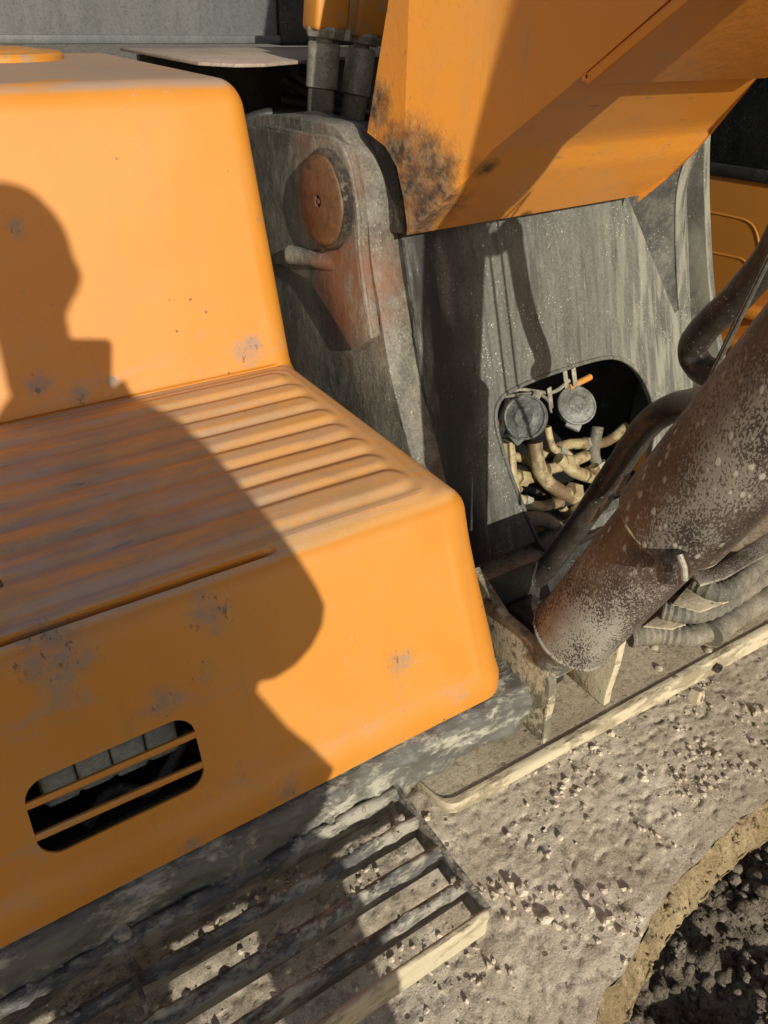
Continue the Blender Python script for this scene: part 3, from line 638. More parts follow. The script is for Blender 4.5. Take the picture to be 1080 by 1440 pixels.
b = bm(); add_box(b, (IX, 1.52, 1.25), (FX, 1.55, 1.93)); add_box(b, (IX, .70, 1.30), (FX, 1.55, 1.34)); add_box(b, (FX + .036, 1.12, 1.30), (FX + .048, 1.52, 1.78)); part('inner_wall', b, 'black')
# far bracket: an outer plate and a thick inner boss plate
def onx(u, v, x): return atx(u, v, x)
fo = smooth_path([onx(u, v, FX + .05) for u, v in ((1003, 150), (992, 185), (990, 260), (993, 340), (998, 410), (1006, 470), (1018, 520))], 4)
e_ = fo[-1] + (fo[-1] - fo[-4]).normalized() * .3
b = bm(); add_prism(b, fo + [e_, Vector((FX + .05, 1.7, e_.z)), Vector((FX + .05, 1.7, fo[0].z))], (.020, 0, 0), .003); fb = part('boom_bracket', b, 'plate', label='far boom bracket with a thick boss plate')
fi = smooth_path([atx(975, 195, FX - .06), atx(961, 225, FX - .055), atx(950, 268, FX - .045), atx(948, 330, FX - .03), atx(950, 395, FX - .014), onp(953, 436)], 4)
fin = [onp(949, 441), onp(925, 380), onp(905, 330), onp(887, 287), onp(872, 250)]
b = bm(); v0 = [b.verts.new(p) for p in fi]; v1 = [b.verts.new(lerp_) for lerp_ in [fin[0].lerp(fin[-1], 1 - i / (len(fi) - 1)) for i in range(len(fi))]]; v2 = [b.verts.new(p + Vector((.034, 0, 0))) for p in fi]; v3 = [b.verts.new(p + Vector((.036, .20, 0))) for p in fi]
for i in range(len(fi) - 1):
    b.faces.new((v1[i], v1[i + 1], v0[i + 1], v0[i])); b.faces.new((v0[i], v0[i + 1], v2[i + 1], v2[i])); b.faces.new((v2[i], v2[i + 1], v3[i + 1], v3[i]))
bmesh.ops.recalc_face_normals(b, faces=b.faces[:]); part('boss_plate', b, 'hose', fb)
b = bm(); add_prism(b, [p + Vector((.0, -.004, 0)) for p in fi] + [p + Vector((.0, .001, 0)) for p in fi[::-1]], (.030, 0, 0), .001); part('edge_strip', b, 'plate', fb)
b = bm(); add_box(b, (FX + .034, 1.12, 1.6), (FX + .05, 1.5, 2.2)); part('spacer_plate', b, 'grime', fb)

# ---- inside the opening: two round dusty horns and cream pipes
def horn(u, v, depth, r, tilt):
    c = onp(u, v, depth); ax = (CAM - c).normalized(); ax = (ax + Vector(tilt)).normalized(); b = bm()
    add_lathe(b, c, ax, [(-.030, .010), (-.028, .6 * r), (-.020, .75 * r), (-.014, .96 * r), (-.004, r), (.002, r), (.003, .93 * r), (.001, .88 * r), (.003, .5 * r), (.006, .42 * r), (.006, .15 * r), (.004, 0)], 36)
    h = part('horn', b, 'plastic')
    b = bm(); a2 = ax.orthogonal().normalized(); q = ax.cross(Vector((0, 0, 1))).normalized(); dn = q.cross(ax)
    if dn.z > 0: dn = -dn
    add_bar(b, c - ax * .010 + dn * r * .5, c - ax * .010 + dn * r * 1.12 + q * r * .35, q, r * .8, .012, .003); part('horn_mouth', b, 'plastic', h)
    b = bm(); add_bar(b, c - ax * .02 - dn * r * .3, c - ax * .03 - dn * r * 1.25, q, .016, .004, .001); part('horn_strap', b, 'zinc', h)
    return c, ax
h1 = horn(738, 587, .010, .044, (-.75, .05, .30)); h2 = horn(811, 570, -.012, .042, (.30, -.35, .55))
def pipe(pts, r, mat='cream', name='pipe', ends=None):
    b = bm(); add_tube(b, smooth_path(pts, 6), r, 18, rough=.0012); o = part(name, b, mat)
    return o
def H(u, v, d): return onp(u, v, d)
pipe([H(712, 620, -.03), H(716, 660, -.035), H(722, 700, -.03)], .016)
pipe([H(752, 622, -.03), H(757, 655, -.028), H(772, 680, -.025), H(800, 697, -.02), H(815, 700, -.02)], .0155)
pipe([H(705, 668, -.06), H(735, 672, -.06), H(770, 665, -.06)], .014)
pipe([H(770, 660, -.05), H(795, 653, -.05), H(825, 640, -.05)], .0125)
pipe([H(785, 645, -.045), H(808, 663, -.04), H(835, 672, -.04)], .014)
for u, v, d in ((797, 650, -.045), (808, 690, -.015), (830, 668, -.035), (735, 672, -.055)):
    b = bm(); c = H(u, v, d); add_lathe(b, c, (H(u + 20, v + 3, d) - c), [(-.012, .018), (.010, .018), (.012, .0165), (.012, 0)], 6); part('pipe_nut', b, 'cream')
b = bm(); add_bar(b, H(835, 690, -.01), H(806, 720, -.005), sn, .02, .018, .003); part('pipe_clip', b, 'cream')
pipe([H(725, 735, -.02), H(760, 730, -.02), H(790, 745, -.015), H(830, 742, -.01)], .017, 'hosed', 'hose')
pipe([H(745, 690, -.09), H(800, 705, -.09), H(850, 690, -.09), H(890, 640, -.10)], .02, 'black', 'hose')
pipe([H(690, 560, -.02), H(730, 548, -.02), H(775, 552, -.02), H(800, 535, -.02)], .004, 'zinc', 'wire')
pipe([H(700, 560, -.012), H(745, 553, -.012), H(768, 560, -.018), H(775, 580, -.02)], .003, 'hosed', 'wire')
for pts, r in (([(705, 640, -.08), (740, 648, -.075), (775, 690, -.07), (800, 730, -.06)], .010), ([(690, 690, -.05), (725, 700, -.045), (755, 712, -.04), (790, 705, -.03)], .012), ([(760, 640, -.10), (800, 625, -.10), (850, 622, -.10), (880, 600, -.11)], .012),
               ([(835, 655, -.02), (845, 690, -.02), (830, 725, -.015), (800, 745, -.01)], .011), ([(700, 590, -.05), (690, 620, -.05), (700, 655, -.05), (730, 690, -.05)], .009), ([(770, 600, -.06), (778, 630, -.06), (800, 640, -.06), (815, 670, -.05)], .008), ([(840, 600, -.09), (835, 640, -.09), (850, 670, -.08), (870, 690, -.08)], .014)):
    pipe([H(*q) for q in pts], r, 'cream' if r < .0125 else 'hosed', 'pipe' if r < .0125 else 'hose')
    b = bm(); p0, p1 = H(*pts[1]), H(*pts[2]); add_lathe(b, p0.lerp(p1, .5), p1 - p0, [(-.009, r + .0005), (-.008, r + .004), (.008, r + .004), (.009, r + .0005)], 6); part('pipe_nut', b, 'zinc')
for u0, v0, u1, v1 in ((794, 520, 797, 545), (806, 518, 809, 542), (772, 545, 775, 575)):
    b = bm(); add_bar(b, H(u0, v0, -.008), H(u1, v1, -.02), (1, 0, 0), .011, .003, .001); part('strap', b, 'zinc')
b = bm(); add_tube(b, [H(800, 545, -.03), H(830, 530, -.03)], .007, 12); part('wire_plug', b, 'orange')
for i in range(7):
    b = bm(); x0 = random.uniform(.85, 1.25); y0 = random.uniform(1.1, 1.45); add_tube(b, smooth_path([(x0, y0, 1.4), (x0 + .03, y0 - .04, 1.6), (x0 - .02, y0, 1.8), (x0 + .05, y0 + .05, 2.0)], 5), .016, 12); part('hose', b, 'black')

# ---- boom
BW = .79                                                         # the flank's plane; the foot flares outwards from y = BB
n1 = atx(940, 0, BW); n2 = atx(820, 105, BW); n3 = atx(690, 215, BW); nd = (n1 - n3).normalized(); BB = n3.y
F_near = [n1 + nd * 1.5, n1, n2, n3, atx(655, 252, .774), atx(611, 291, .754), atx(569, 331, .734)]
far_px = [None, None, (1075, 98), (1003, 178), (975, 212), (940, 245), (900, 268)]
F_far = []
for i, p in enumerate(F_near):
    if far_px[i] is None: F_far.append(None)
    else: q = aty(*far_px[i], p.y); F_far.append(Vector((q.x, p.y, p.z + .6 * (q.z - p.z))))
xf = F_far[2].x
F_far[0] = Vector((xf, F_near[0].y, F_near[0].z)); F_far[1] = Vector((xf, F_near[1].y, F_near[1].z))
# near side: straight flank, then the flared foot
T_near = [Vector((.85, .25 - .6, 3.75)), Vector((.85, .95, 3.05)), Vector((.85, .98, 2.95)), Vector((.85, 1.045, 2.80)), None, None, None]
b = bm(); nv_ = []
def sidept(x_of_y, y, z): return Vector((x_of_y(y), y, z))
def flx(y):
    d_ = y - BB; s_ = .40 * (max(0, d_) if abs(d_) > .025 else (d_ + .025) ** 2 / .1)
    return BW - min(s_, .056 + .10 * max(0, d_ - .14))
under = [p.copy() for p in F_near]
for p in under: p.x = flx(p.y)
ufar = [p.copy() for p in F_far]
K = 14
def lerp_poly(P, f):
    g = f * (len(P) - 1); i = min(int(g), len(P) - 2); return P[i].lerp(P[i + 1], g - i)
# resample the underside finely between stations
UN, UF = [], []
for i in range(len(under) - 1):
    for k in range(5): UN.append(under[i].lerp(under[i + 1], k / 5)); UF.append(ufar[i].lerp(ufar[i + 1], k / 5))
UN.append(under[-1]); UF.append(ufar[-1])
PC = Vector((0, 1.285, 2.00))
bk = [(p.y, p.z) for p in (atx(570, 318, .735), atx(567, 275, .735), atx(560, 235, .735), atx(546, 206, .735), atx(524, 186, .735), atx(551, 0, .735))] + [(1.03, 2.52), (.95, 2.75), (.83, 3.10)]
rowsU = []
for p, q in zip(UN, UF): rowsU.append([p.lerp(q, t) for t in [k / 10 for k in range(11)]])
bmU = bm(); vg = [[bmU.verts.new(p) for p in r_] for r_ in rowsU]
for i in range(len(vg) - 1):
    for j in range(10): bmU.faces.new((vg[i][j], vg[i + 1][j], vg[i + 1][j + 1], vg[i][j + 1]))
# near flank as a filled outline, gridded in Y and Z so that it follows the flare
def flank(xfun, flip):
    base = [(p.y, p.z) for p in UN]; upper = bk + [(.35, 3.35), (UN[0].y, UN[0].z + .75)]
    pl = base + upper
    vs = [bmU.verts.new(Vector((xfun(y), y, z))) for y, z in pl]
    es = [bmU.edges.new((vs[i], vs[(i + 1) % len(vs)])) for i in range(len(vs))]
    r = bmesh.ops.triangle_fill(bmU, edges=es, use_beauty=True); fs = [g for g in r['geom'] if isinstance(g, bmesh.types.BMFace)]
    return fs
fs = flank(lambda y: 0.0, False)
flank_y = [BB + q for q in (-.025, -.015, -.007, 0, .007, .015, .025, .14)]
for yy in flank_y:
    geo = list({v for f in fs if f.is_valid for v in f.verts} | {e for f in fs if f.is_valid for e in f.edges} | {f for f in fs if f.is_valid})
    r = bmesh.ops.bisect_plane(bmU, geom=geo, plane_co=(0, yy, 0), plane_no=(0, 1, 0)); fs = [g for g in r['geom'] if isinstance(g, bmesh.types.BMFace)]
for v in {v for f in fs for v in f.verts}: v.co.x = flx(v.co.y)
for f in fs: f.material_index = 0; f.tag = True
ff = flank(lambda y: 0.0, True)
for v in {v for f in ff for v in f.verts}:
    y = v.co.y; best = min(range(len(UN)), key=lambda i: abs(UN[i].y - y)); v.co.x = UF[best].x
bmesh.ops.remove_doubles(bmU, verts=bmU.verts[:], dist=.0006)
bmesh.ops.recalc_face_normals(bmU, faces=bmU.faces[:])
boom = part('boom', bmU, 'boom', smooth=32, label='orange boom rising forward from its greasy flared foot')
for pl_ in boom.data.polygons:
    if abs(pl_.normal.x) > .6: pl_.use_smooth = False
b = bm()                                                         # the thicker plate welded to the underside further out
ud = nd.copy(); un = Vector((1, 0, 0)).cross(ud).normalized()
if un.z > 0: un = -un
l0 = F_near[2] + un * .0002 + Vector((.001, 0, 0)); l1 = F_far[2] + Vector((-.001, 0, 0))
l1 = Vector((l1.x, l0.y, l0.z)); add_prism(b, [l0, l1, l1 + ud * 1.5, l0 + ud * 1.5], un * .013, .002); part('bottom_plate', b, 'boom', boom)
b = bm(); add_tube(b, [l0.lerp(l1, k / 40) + un * .002 for k in range(41)], .006, 8, rough=.003); part('weld_bead', b, 'boom', boom)
cl_ = smooth_path([atx(u, v, .742) for u, v in ((516, 182), (540, 203), (556, 235), (564, 275), (567, 312), (566, 330))], 4)
b = bm(); add_prism(b, cl_ + [Vector((.742, 1.45, cl_[-1].z - .05)), Vector((.742, 1.45, cl_[0].z))], (.05, 0, 0), .004); rough_up(b, .003, 30); part('foot_boss', b, 'grime', boom, 50)

# ---- boom cylinder
CXa = 0.68; ca = atx(802, 893, CXa); cb = atx(1075, 590, .692); cdir = (cb - ca).normalized()
def onaxis(z): return ca + cdir * ((z - ca.z) / cdir.z)
cyl = group_part('boom_cylinder', EX, label='dark boom cylinder spattered with dried mud')
s0 = ca; zr = atx(932, 733, CXa).z
L1 = (onaxis(zr) - s0).length; L2 = (onaxis(3.0) - s0).length
b = bm(); add_lathe(b, s0, cdir, [(0, .030), (0, .048), (.004, .056), (.010, .0575), (L1 * .5, .0578), (L1, .058)], 64); part('base_tube', b, 'cylinder', cyl, 40)
b = bm(); add_lathe(b, s0 + cdir * (L1 - .004), cdir, [(0, .045), (0, .0630), (.004, .0662), (.010, .0670), ((onaxis(2.37) - s0).length - L1, .0670), ((onaxis(2.38) - s0).length - L1, .078), (L2 - L1, .078), (L2 - L1 + .09, .072), (L2 - L1 + .1, .06), (L2 - L1 + .1, .02)], 64); part('barrel', b, 'cylinder', cyl, 40)  # unseen upper length made thicker to widen its shadow on the boom
b = bm(); add_lathe(b, s0 + cdir * (L2 + .09), cdir, [(0, .040), (.30, .040), (.30, 0)], 40); part('piston_rod', b, 'zinc', cyl)
b = bm(); e0 = s0 + cdir * (L2 + .40); add_lathe(b, e0 - Vector((.05, 0, 0)), (1, 0, 0), [(0, .03), (0, .075), (.10, .075), (.10, .03)], 36); part('rod_eye', b, 'cylinder', cyl)
b = bm(); add_tube(b, [s0 - cdir * .07, s0 - cdir * .04, s0 - cdir * .02, s0 - cdir * .004, s0 + cdir * .006], [.030, .034, .042, .051, .0575], 40, rough=.003); part('base_neck', b, 'sill', cyl, 50)
b = bm(); e1 = s0 - cdir * .075; add_lathe(b, e1 - Vector((.024, 0, 0)), (1, 0, 0), [(0, .012), (.002, .026), (.006, .030), (.05, .030), (.05, .02)], 32); part('base_eye', b, 'nose', cyl)
b = bm(); add_tube(b, [s0 + cdir * .010 + (cdir.orthogonal().normalized() * math.cos(a) + cdir.cross(cdir.orthogonal().normalized()) * math.sin(a)) * .0575 for a in [2 * math.pi * k / 48 for k in range(49)]], .003, 8, False, rough=.002); part('weld_ring', b, 'cylinder', cyl)
# port block and hose flange on the barrel's outer lower side
side = (cdir.cross(Vector((0, 1, 0)))).normalized()
pb = atx(955, 790, .615)
b = bm(); q0 = atx(938, 790, .60); q1 = atx(968, 812, .62); add_bar(b, atx(930, 795, .62), atx(962, 800, .625), cdir, .030, .03, .004); part('port_block', b, 'cylinder', cyl)
b = bm(); add_tube(b, [atx(955, 780, .60), atx(962, 798, .60), atx(963, 815, .602)], .0035, 10); part('port_bolt', b, 'zinc', cyl)
b = bm(); add_tube(b, [s0 + cdir * (L1 + .003) + (cdir.orthogonal().normalized() * math.cos(a) + cdir.cross(cdir.orthogonal().normalized()) * math.sin(a)) * .0640 for a in [2 * math.pi * k / 64 for k in range(65)]], .0028, 8, False, rough=.0015); part('collar_ring', b, 'nose', cyl)
# steel oil pipes behind the barrel
b = bm(); add_tube(b, smooth_path([onaxis(2.27) + Vector((.04, 0, 0)), onaxis(2.25) + Vector((.11, .04, 0)), Vector((.886, .50, 2.19)), atx(1135, 250, .893), atx(1090, 352, .908), atx(1035, 420, .93), atx(990, 463, .953), atx(974, 492, .972), atx(988, 519, .972), atx(1020, 528, .955), atx(1050, 536, .94)], 8), .0212, 20, rough=.001); part('oil_pipe', b, 'pipe', cyl)
b = bm(); add_tube(b, smooth_path([atx(u, v, x) for u, v, x in ((1010, 566, .70), (975, 568, .76), (938, 577, .795), (905, 604, .80), (868, 658, .80), (825, 722, .80), (785, 778, .80), (750, 818, .80), (715, 850, .80))], 8), .0185, 20, rough=.001); part('oil_pipe', b, 'pipe', cyl)
for p0, p1 in (((.812, .445, 2.25), (.853, .535, 1.90)), ((.842, .465, 2.25), (.885, .555, 1.90))):
    b = bm(); p0 = Vector(p0); p1 = Vector(p1); add_tube(b, [onaxis(p0.z) + Vector((.06, 0, 0)), p0, p1, p1 + (p1 - p0) * .9], .003, 8); part('grease_line', b, 'hose', cyl)
for u, v in ((868, 690), (847, 718), (833, 733)):
    b = bm(); p = atx(u, v, .70); add_bar(b, p, p + Vector((-.004, -.012, .03)), (1, 0, 0), .012, .004, .001); part('pipe_clamp', b, 'zinc', cyl)

far_c = group_part('boom_cylinder', EX, label='second boom cylinder on the cab side of the boom')
for o_ in [c_ for c_ in cyl.children if c_.name.split('.')[0] in ('base_tube', 'barrel', 'piston_rod', 'rod_eye', 'base_neck', 'base_eye')]:
    q_ = o_.copy(); col.objects.link(q_); q_.parent = far_c; q_.location = (2 * 1.08 - 2 * CXa + .0, 0, 0)

# ---- hoses on the deck to the right
def ribbed(pts, r, n, name='corrugated_hose', mat='hosed'):
    p = smooth_path(pts, n); b = bm(); add_tube(b, p, r, 18, ribs=.0022); return part(name, b, mat, smooth=25)
ribbed([atz(885, 895, 1.375), atz(925, 890, 1.378), atz(975, 893, 1.378), atz(1030, 868, 1.378), atz(1085, 835, 1.378), atz(1150, 795, 1.378)], .019, 10)
ribbed([atz(930, 858, 1.41), atz(965, 864, 1.41), atz(1000, 858, 1.41), atz(1050, 828, 1.412), atz(1100, 790, 1.415)], .016, 8)
ribbed([atz(980, 818, 1.44), atz(1008, 832, 1.44), atz(1035, 822, 1.44), atz(1070, 790, 1.44), atz(1120, 750, 1.44)], .018, 7)
b = bm(); add_tube(b, smooth_path([atz(1000, 893, 1.382), atz(1040, 862, 1.382), atz(1100, 828, 1.382), atz(1160, 790, 1.382)], 8), .0225, 20, rough=.001); part('hose', b, 'hosed')
b = bm(); add_prism(b, [atz(u, v, 1.428) for u, v in ((945, 850), (985, 860), (1025, 845), (1010, 822), (975, 815))], (0, 0, -.004), .001); part('hose_guard', b, 'deck')
b = bm(); q = [atz(u, v, 1.468) for u, v in ((965, 800), (1000, 800), (1040, 775), (1090, 742), (1120, 722), (1120, 755), (1080, 778), (1020, 812), (985, 822))]; add_prism(b, q, (0, 0, -.006), .0015); part('hose_clamp_plate', b, 'cylinder')
b = bm(); add_prism(b, [atz(u, v, 1.40) for u, v in ((905, 880), (945, 884), (965, 878), (930, 862))], (0, 0, -.004), .001); part('hose_guard', b, 'deck')
for i in range(3):
    b = bm(); add_tube(b, smooth_path([(.80 + .05 * i, .62, 1.37), (.95 + .06 * i, .66 + .04 * i, 1.40), (1.15 + .05 * i, .60, 1.42), (1.35, .52, 1.46)], 6), .017, 14); part('hose', b, 'hose')
b = bm(); add_box(b, (.72, .60, 1.345), (.78, .70, 1.47), .006); part('cylinder_lug', b, 'grime')
b = bm(); add_box(b, (.672, .705, 1.352), (1.02, .712, 1.53)); part('shade_panel', b, 'black')  # added black panel, stands in for the shade behind the oil pipe

# ---- hoses behind the bracket with orange clamps
def up_hose(u0, v0, u1, v1, y, r, mat, cu, cv):
    A = aty(u0, v0, y); B = aty(u1, v1, y); b = bm(); add_tube(b, smooth_path([A - (B - A) * .5, A, A.lerp(B, .5), B], 6), r, 22, rough=.0012); h = part('hydraulic_hose', b, mat)
    d = (B - A).normalized(); b = bm(); M1 = aty(cu, cv, y); add_tube(b, [A.lerp(B, .45), A.lerp(B, .47), B, B + d * .003], [r + .0005, r + .0045, r + .0045, r], 22); part('hose_sleeve', b, 'zinc', h)
    b = bm(); add_tube(b, [B, B + d * .05], r * .62, 16); part('hose_fitting', b, 'zinc', h)
    b = bm(); add_lathe(b, B + d * .010, d, [(0, .015), (0, .034), (.012, .038), (.018, .034), (.018, 0)], 8); part('flange', b, 'zinc', h)
    b = bm(); add_prism(b, [B + d * .022 + Vector(q) for q in ((-.036, -.03, 0), (.036, -.03, 0), (.040, .02, 0), (-.036, .03, 0))], d * .085, .009, 3); part('hose_clamp', b, 'orange', h)
    b = bm(); add_lathe(b, B + d * .012 + Vector((.036, -.02, 0)), d, [(-.006, .009), (.012, .009), (.012, 0)], 6); part('clamp_bolt', b, 'zinc', h)
up_hose(449, 175, 456, 62, 1.50, .0265, 'hosed', 455, 60)
up_hose(493, 185, 508, 70, 1.56, .0255, 'hosed', 505, 60)
b = bm(); add_tube(b, smooth_path([(.86, 1.58, 1.95), (.86, 1.56, 2.15), (.88, 1.58, 2.4)], 6), .024, 16); part('hose', b, 'hose')

# ---- engine cover, ledge and the dark gap behind the bracket
EY = 2.06
b = bm(); add_box(b, (-.6, EY, 2.205), (1.02, EY + .4, 3.0), .012, 3); ec = part('engine_cover', b, 'greycover', label='grey engine cover behind the hood')
b = bm(); add_box(b, (-.6, EY - .008, 2.206), (1.02, EY + .01, 2.224), .003); part('cover_seam', b, 'greycover', ec)
b = bm(); add_box(b, (1.03, EY + .02, 2.20), (1.7, EY + .4, 3.0), .012, 3); part('cover_door', b, 'black', ec)
b = bm(); pl = [atz(u, v, 2.2) for u, v in ((100, 80), (165, 86), (240, 92), (330, 95), (420, 90), (495, 80))]
pl = [Vector((max(p.x, 0.2), min(p.y, 2.0), 2.195)) for p in pl]; q = [Vector((.45, 1.95, 2.195)), Vector((.60, 1.60, 2.195)), Vector((.70, 1.46, 2.195)), Vector((.80, 1.50, 2.195)), Vector((1.30, 1.74, 2.195)), Vector((1.30, 2.058, 2.195)), Vector((.40, 2.058, 2.195))]
q = [Vector((.612, 1.58, 2.193)), Vector((.66, 1.52, 2.193)), Vector((.72, 1.52, 2.193)), Vector((1.45, 1.95, 2.193)), Vector((1.45, 2.058, 2.193)), Vector((.612, 2.058, 2.193))]
add_prism(b, q, (0, 0, .006), .001); part('ledge_plate', b, 'ledge')
b = bm(); add_box(b, (.62, 1.95, 1.5), (1.5, 1.97, 2.19)); part('firewall', b, 'black')
for i in range(9):
    b = bm(); x0 = random.uniform(.72, 1.1); add_tube(b, smooth_path([(x0, 1.9, 2.0 + .02 * i), (x0 + .1, 1.8, 2.08), (x0 + .25, 1.78, 2.05), (x0 + .3, 1.9, 1.9)], 6), .012, 12); part('hose', b, 'black' if i % 3 else 'hose')
b = bm(); add_box(b, (.86, 1.74, 1.90), (.99, 1.85, 2.02), .006); part('valve_block', b, 'black')

# ---- cab on the far side
KX = 1.95
cab = group_part('cab', EX, label='orange cab side with dark window')
wl = [atx(u, v, KX) for u, v in ((960, 238), (1090, 258))]; zw = lambda y: wl[0].z + (wl[1].z - wl[0].z) * (y - wl[0].y) / (wl[1].y - wl[0].y)
b = bm(); add_prism(b, [(KX, -.3, 1.0), (KX, 2.05, 1.0), (KX, 2.05, zw(2.05)), (KX, -.3, zw(-.3))], (.08, 0, 0), .004); part('side_panel', b, 'cab', cab)
b = bm(); add_prism(b, [(KX + .02, -.3, zw(-.3) + .004), (KX + .02, 2.05, zw(2.05) + .004), (KX + .02, 2.05, 3.6), (KX + .02, -.3, 3.6)], (.05, 0, 0)); part('window', b, 'glass', cab)
b = bm(); add_bar(b, (KX, -.3, zw(-.3) + .012), (KX, 2.05, zw(2.05) + .012), (0, 0, 1), .03, .016, .004); part('window_seal', b, 'black', cab)
def emb(pts, r, name='panel_bead'):
    b = bm(); add_tube(b, smooth_path([atx(u, v, KX) + Vector((.0025, 0, 0)) for u, v in pts], 6), r, 12); part(name, b, 'cab', cab)
emb([(985, 296), (1030, 305), (1052, 312), (1063, 326), (1068, 350), (1074, 390)], .0045)
emb([(985, 352), (1025, 360), (1045, 366), (1055, 382), (1060, 420)], .0045)
for (u0, v0, u1, v1) in ((1000, 424, 1100, 450), (1000, 472, 1100, 502)):
    b = bm(); add_bar(b, atx(u0, v0, KX - .02), atx(u1, v1, KX - .02), (0, 0, 1), .03, .06, .012); part('panel_step', b, 'cab', cab)

# ================================================================== THE PHOTOGRAPHER (behind the camera; casts the shadow on the hood)
PX, PY = -0.065, -0.33
def skin_body(name, nodes, edges, mat, parent=None, sub=2):
    me = bpy.data.meshes.new(name); me.from_pydata([n_[0] for n_ in nodes], edges, []); o = bpy.data.objects.new(name, me); col.objects.link(o)
    m1 = o.modifiers.new('skin', 'SKIN')
    for i, n_ in enumerate(nodes):
        r = n_[1]; me.skin_vertices[0].data[i].radius = r if hasattr(r, '__len__') else (r, r)
    me.skin_vertices[0].data[0].use_root = True
    m2 = o.modifiers.new('sub', 'SUBSURF'); m2.levels = sub; m2.render_levels = sub
    bpy.context.view_layer.update(); dg = bpy.context.evaluated_depsgraph_get(); nm = bpy.data.meshes.new_from_object(o.evaluated_get(dg)); o.modifiers.clear(); o.data = nm
    nm.shade_smooth(); nm.materials.clear(); nm.materials.append(MT[mat])
    if parent: o.parent = parent; o.matrix_parent_inverse = Matrix.Translation(parent.location).inverted()
    return o
PE = empty('person', (PX, PY, GZ)); tag(PE, 'person in a dark jacket holding up a phone, standing before the hood', 'person')
hz = 2.555; hx = -0.135; hy = -0.31
rings = [(1.760, -.36, .080, .13), (1.772, -.37, .118, .15), (1.813, -.37, .138, .15), (1.860, -.35, .112, .14), (1.904, -.32, .084, .13), (1.973, -.30, .052, .12), (2.03, -.30, .070, .12), (2.12, -.31, .100, .12), (2.22, -.31, .085, .115), (2.29, -.28, .055, .10), (2.335, -.22, .000, .08), (2.37, -.185, -.06, .062), (2.41, -.18, -.075, .056)]
b = bm(); zs = [r_[0] for r_ in rings]
def coat(s_, t):
    g = t * (len(rings) - 1); i = min(int(g), len(rings) - 2); f = g - i; f = f if i in (0,) else f
    z, l_, r_, d_ = [rings[i][k] + (rings[i + 1][k] - rings[i][k]) * f for k in range(4)]; a_ = 2 * math.pi * s_
    cx = (l_ + r_) / 2; rx = (r_ - l_) / 2; p = Vector((cx + rx * math.cos(a_), PY + d_ * math.sin(a_), z)); return p + Vector((0, .008 * nz(p, 9, 3), 0))
vg_ = add_grid(b, coat, 40, 49, True); b.faces.new([r_[0] for r_ in vg_]); bmesh.ops.recalc_face_normals(b, faces=b.faces[:])
def ppart(name, b, mat, smooth=60):
    me = bpy.data.meshes.new(name); b.normal_update(); b.to_mesh(me); b.free(); me.shade_smooth(); me.set_sharp_from_angle(angle=R(smooth)); me.materials.append(MT[mat]); o = bpy.data.objects.new(name, me); col.objects.link(o)
    o.parent = PE; o.matrix_parent_inverse = Matrix.Translation(PE.location).inverted(); return o
ppart('coat', b, 'jacket')
skin_body('sleeve', [((-.01, PY + .005, 2.27), (.080, .080)), ((.060, -.29, 2.13), (.072, .072)), ((.103, -.25, 1.985), (.088, .088)), ((.098, -.17, 2.03), (.075, .075)), ((.085, -.10, 2.14), (.046, .046))], [(0, 1), (1, 2), (2, 3), (3, 4)], 'jacket', PE)
skin_body('sleeve', [((-.25, PY + .005, 2.27), (.085, .085)), ((-.36, -.34, 2.02), (.08, .08)), ((-.33, -.25, 1.84), (.055, .055))], [(0, 1), (1, 2)], 'jacket', PE)
nodes = [((PX, PY, 1.76), (.13, .10)), ((PX + .135, PY, 1.66), (.085, .085)), ((PX + .155, PY + .03, 1.38), (.062, .062)), ((PX + .16, PY - .01, 1.03), (.050, .050)),
         ((PX - .115, PY, 1.66), (.085, .085)), ((PX - .15, PY + .03, 1.38), (.062, .062)), ((PX - .16, PY - .01, 1.03), (.050, .050))]
skin_body('trousers', nodes, [(0, 1), (1, 2), (2, 3), (0, 4), (4, 5), (5, 6)], 'trousers', PE)
for s in (-1, 1):
    x = PX + .16 * s
    skin_body('boot', [((x, PY - .02, 1.05), .055), ((x, PY - .03, .975), .055), ((x + .01 * s, PY + .07, .955), (.048, .035)), ((x + .02 * s, PY + .17, .945), (.045, .028))], [(0, 1), (1, 2), (2, 3)], 'boot', PE)
# head with face
b = bm(); bmesh.ops.create_uvsphere(b, u_segments=40, v_segments=28, radius=1.0)
for v in b.verts:
    x, y, z = v.co; s = 1.0 - .22 * sm(0, -1, z)
    q = Vector((x * .078 * s, y * .098 * (1 - .10 * sm(0, -1, z)), z * .118))
    f = sm(.3, 1, y)
    q.y += f * (.020 * math.exp(-((x / .16) ** 2 + ((z + .12) / .2) ** 2)) + .006 * math.exp(-((x / .35) ** 2 + ((z + .52) / .08) ** 2)) - .008 * math.exp(-(((abs(x) - .40) / .17) ** 2 + ((z - .08) / .13) ** 2)) + .008 * math.exp(-((x / .3) ** 2 + ((z + .85) / .16) ** 2)))
    for sx in (-1, 1): q.x += sx * .014 * math.exp(-(((x - sx) / .25) ** 2 + ((y + .05) / .22) ** 2 + ((z + .02) / .26) ** 2))
    v.co = q
HR = Matrix.Rotation(R(-20), 3, 'Z') @ Matrix.Rotation(R(-22), 3, 'X'); HC = Vector((hx, hy, hz))
for v in b.verts: v.co = HC + HR @ v.co
def ppart(name, b, mat, smooth=60):
    me = bpy.data.meshes.new(name); b.normal_update(); b.to_mesh(me); b.free(); me.shade_smooth(); me.set_sharp_from_angle(angle=R(smooth)); me.materials.append(MT[mat]); o = bpy.data.objects.new(name, me); col.objects.link(o)
    o.parent = PE; o.matrix_parent_inverse = Matrix.Translation(PE.location).inverted(); return o
ppart('head', b, 'skin')
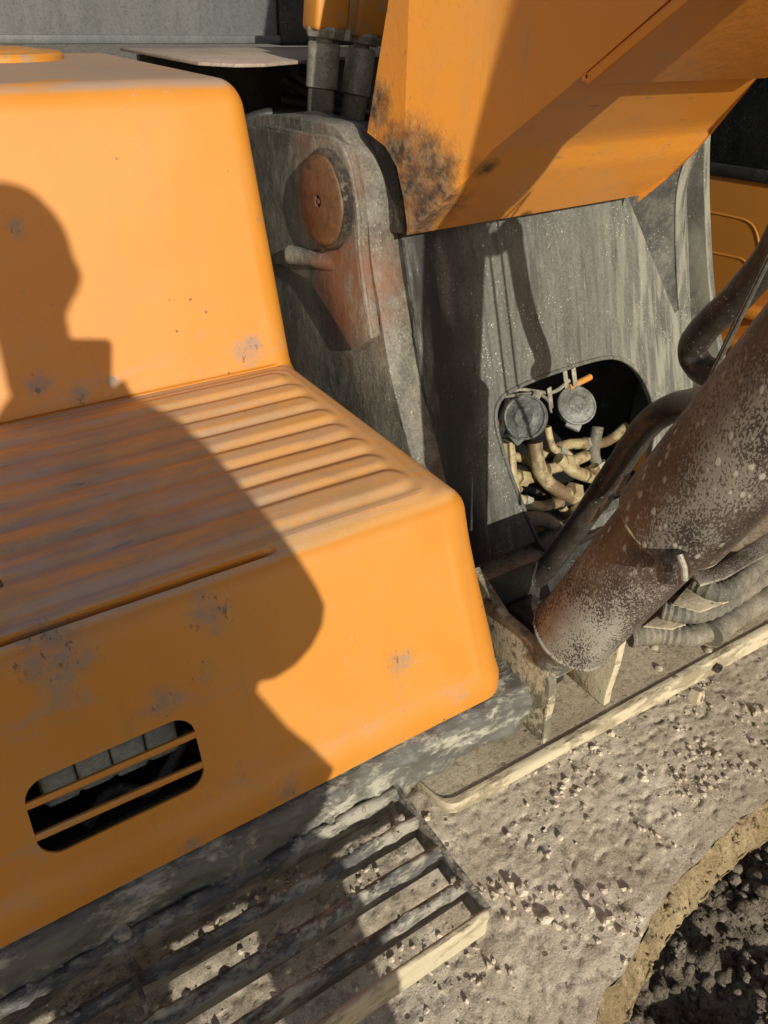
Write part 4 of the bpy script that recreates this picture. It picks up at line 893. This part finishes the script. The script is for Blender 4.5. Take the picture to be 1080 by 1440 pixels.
b = bm(); add_tube(b, [HC + Vector((0, -.02, -.05)), HC + Vector((0, -.02, -.17))], .052, 20); ppart('neck', b, 'skin')
b = bm(); bmesh.ops.create_uvsphere(b, u_segments=36, v_segments=22, radius=1.0)
for v in b.verts:
    x, y, z = v.co; q = Vector((x * .086, y * .106 - .006, z * .126 + .004)); q *= 1 + .03 * nz(v.co, 4, 3)
    if y > .15 and z < .52: q = Vector((x * .066, min(y, .3) * .06, z * .09))
    if z < -.35: q = Vector((x * .06, y * .06, -.03))
    v.co = HC + HR @ q
ppart('hair', b, 'hair')
for s in (-1, 1):
    b = bm(); bmesh.ops.create_uvsphere(b, u_segments=14, v_segments=10, radius=.012)
    for v in b.verts: v.co = HC + HR @ (v.co + Vector((s * .031, .084, .008)))
    ppart('eye', b, 'eye')
# phone just behind the lens, and the hand that holds it; the other is in the coat pocket
def cs(x, y, z): return CAM + RX * x + UP * y - FW * z            # right, up, back
b = bm(); add_prism(b, rounded([cs(-.030, .018, .006), cs(.046, .018, .006), cs(.046, -.142, .006), cs(-.030, -.142, .006)], .010), -FW * .008, .0015); PH = link('phone', b, 'phone'); tag(PH, 'black phone held upright in the right hand of the person', 'phone')
b = bm(); add_prism(b, rounded([cs(-.028, .016, .0145), cs(.044, .016, .0145), cs(.044, -.140, .0145), cs(-.028, -.140, .0145)], .009), -FW * .0006); sc_ = link('screen', b, 'screen'); sc_.parent = PH
def hand(s, edge, wrist):
    ce = lambda x, y, z: cs(edge + s * x, y, z)
    nodes = [(ce(.036, -.120, .030), (.026, .016)), (ce(.030, -.085, .026), (.036, .014)), (Vector(wrist), (.026, .022))]; edges = [(0, 1), (0, 2)]
    k = 3
    for i, (yy, ln) in enumerate(((-.060, 1.0), (-.080, 1.08), (-.100, 1.0), (-.118, .82))):
        p1 = ce(.020, yy, .018); p2 = ce(.012, yy - .002, -.004); p3 = ce(.012 - .020 * ln, yy - .004, -.003); p4 = ce(.012 - .034 * ln, yy - .004, -.001)
        nodes += [(p1, (.0095, .009)), (p2, (.009, .0085)), (p3, (.008, .008)), (p4, (.007, .007))]; edges += [(1, k), (k, k + 1), (k + 1, k + 2), (k + 2, k + 3)]; k += 4
    nodes += [(ce(.016, -.080, .034), (.011, .011)), (ce(-.004, -.062, .030), (.0095, .009)), (ce(-.020, -.050, .024), (.008, .007))]; edges += [(1, k), (k, k + 1), (k + 1, k + 2)]
    skin_body('hand', nodes, edges, 'skin', PE)
hand(1, .046, (.095, -.10, 2.14));
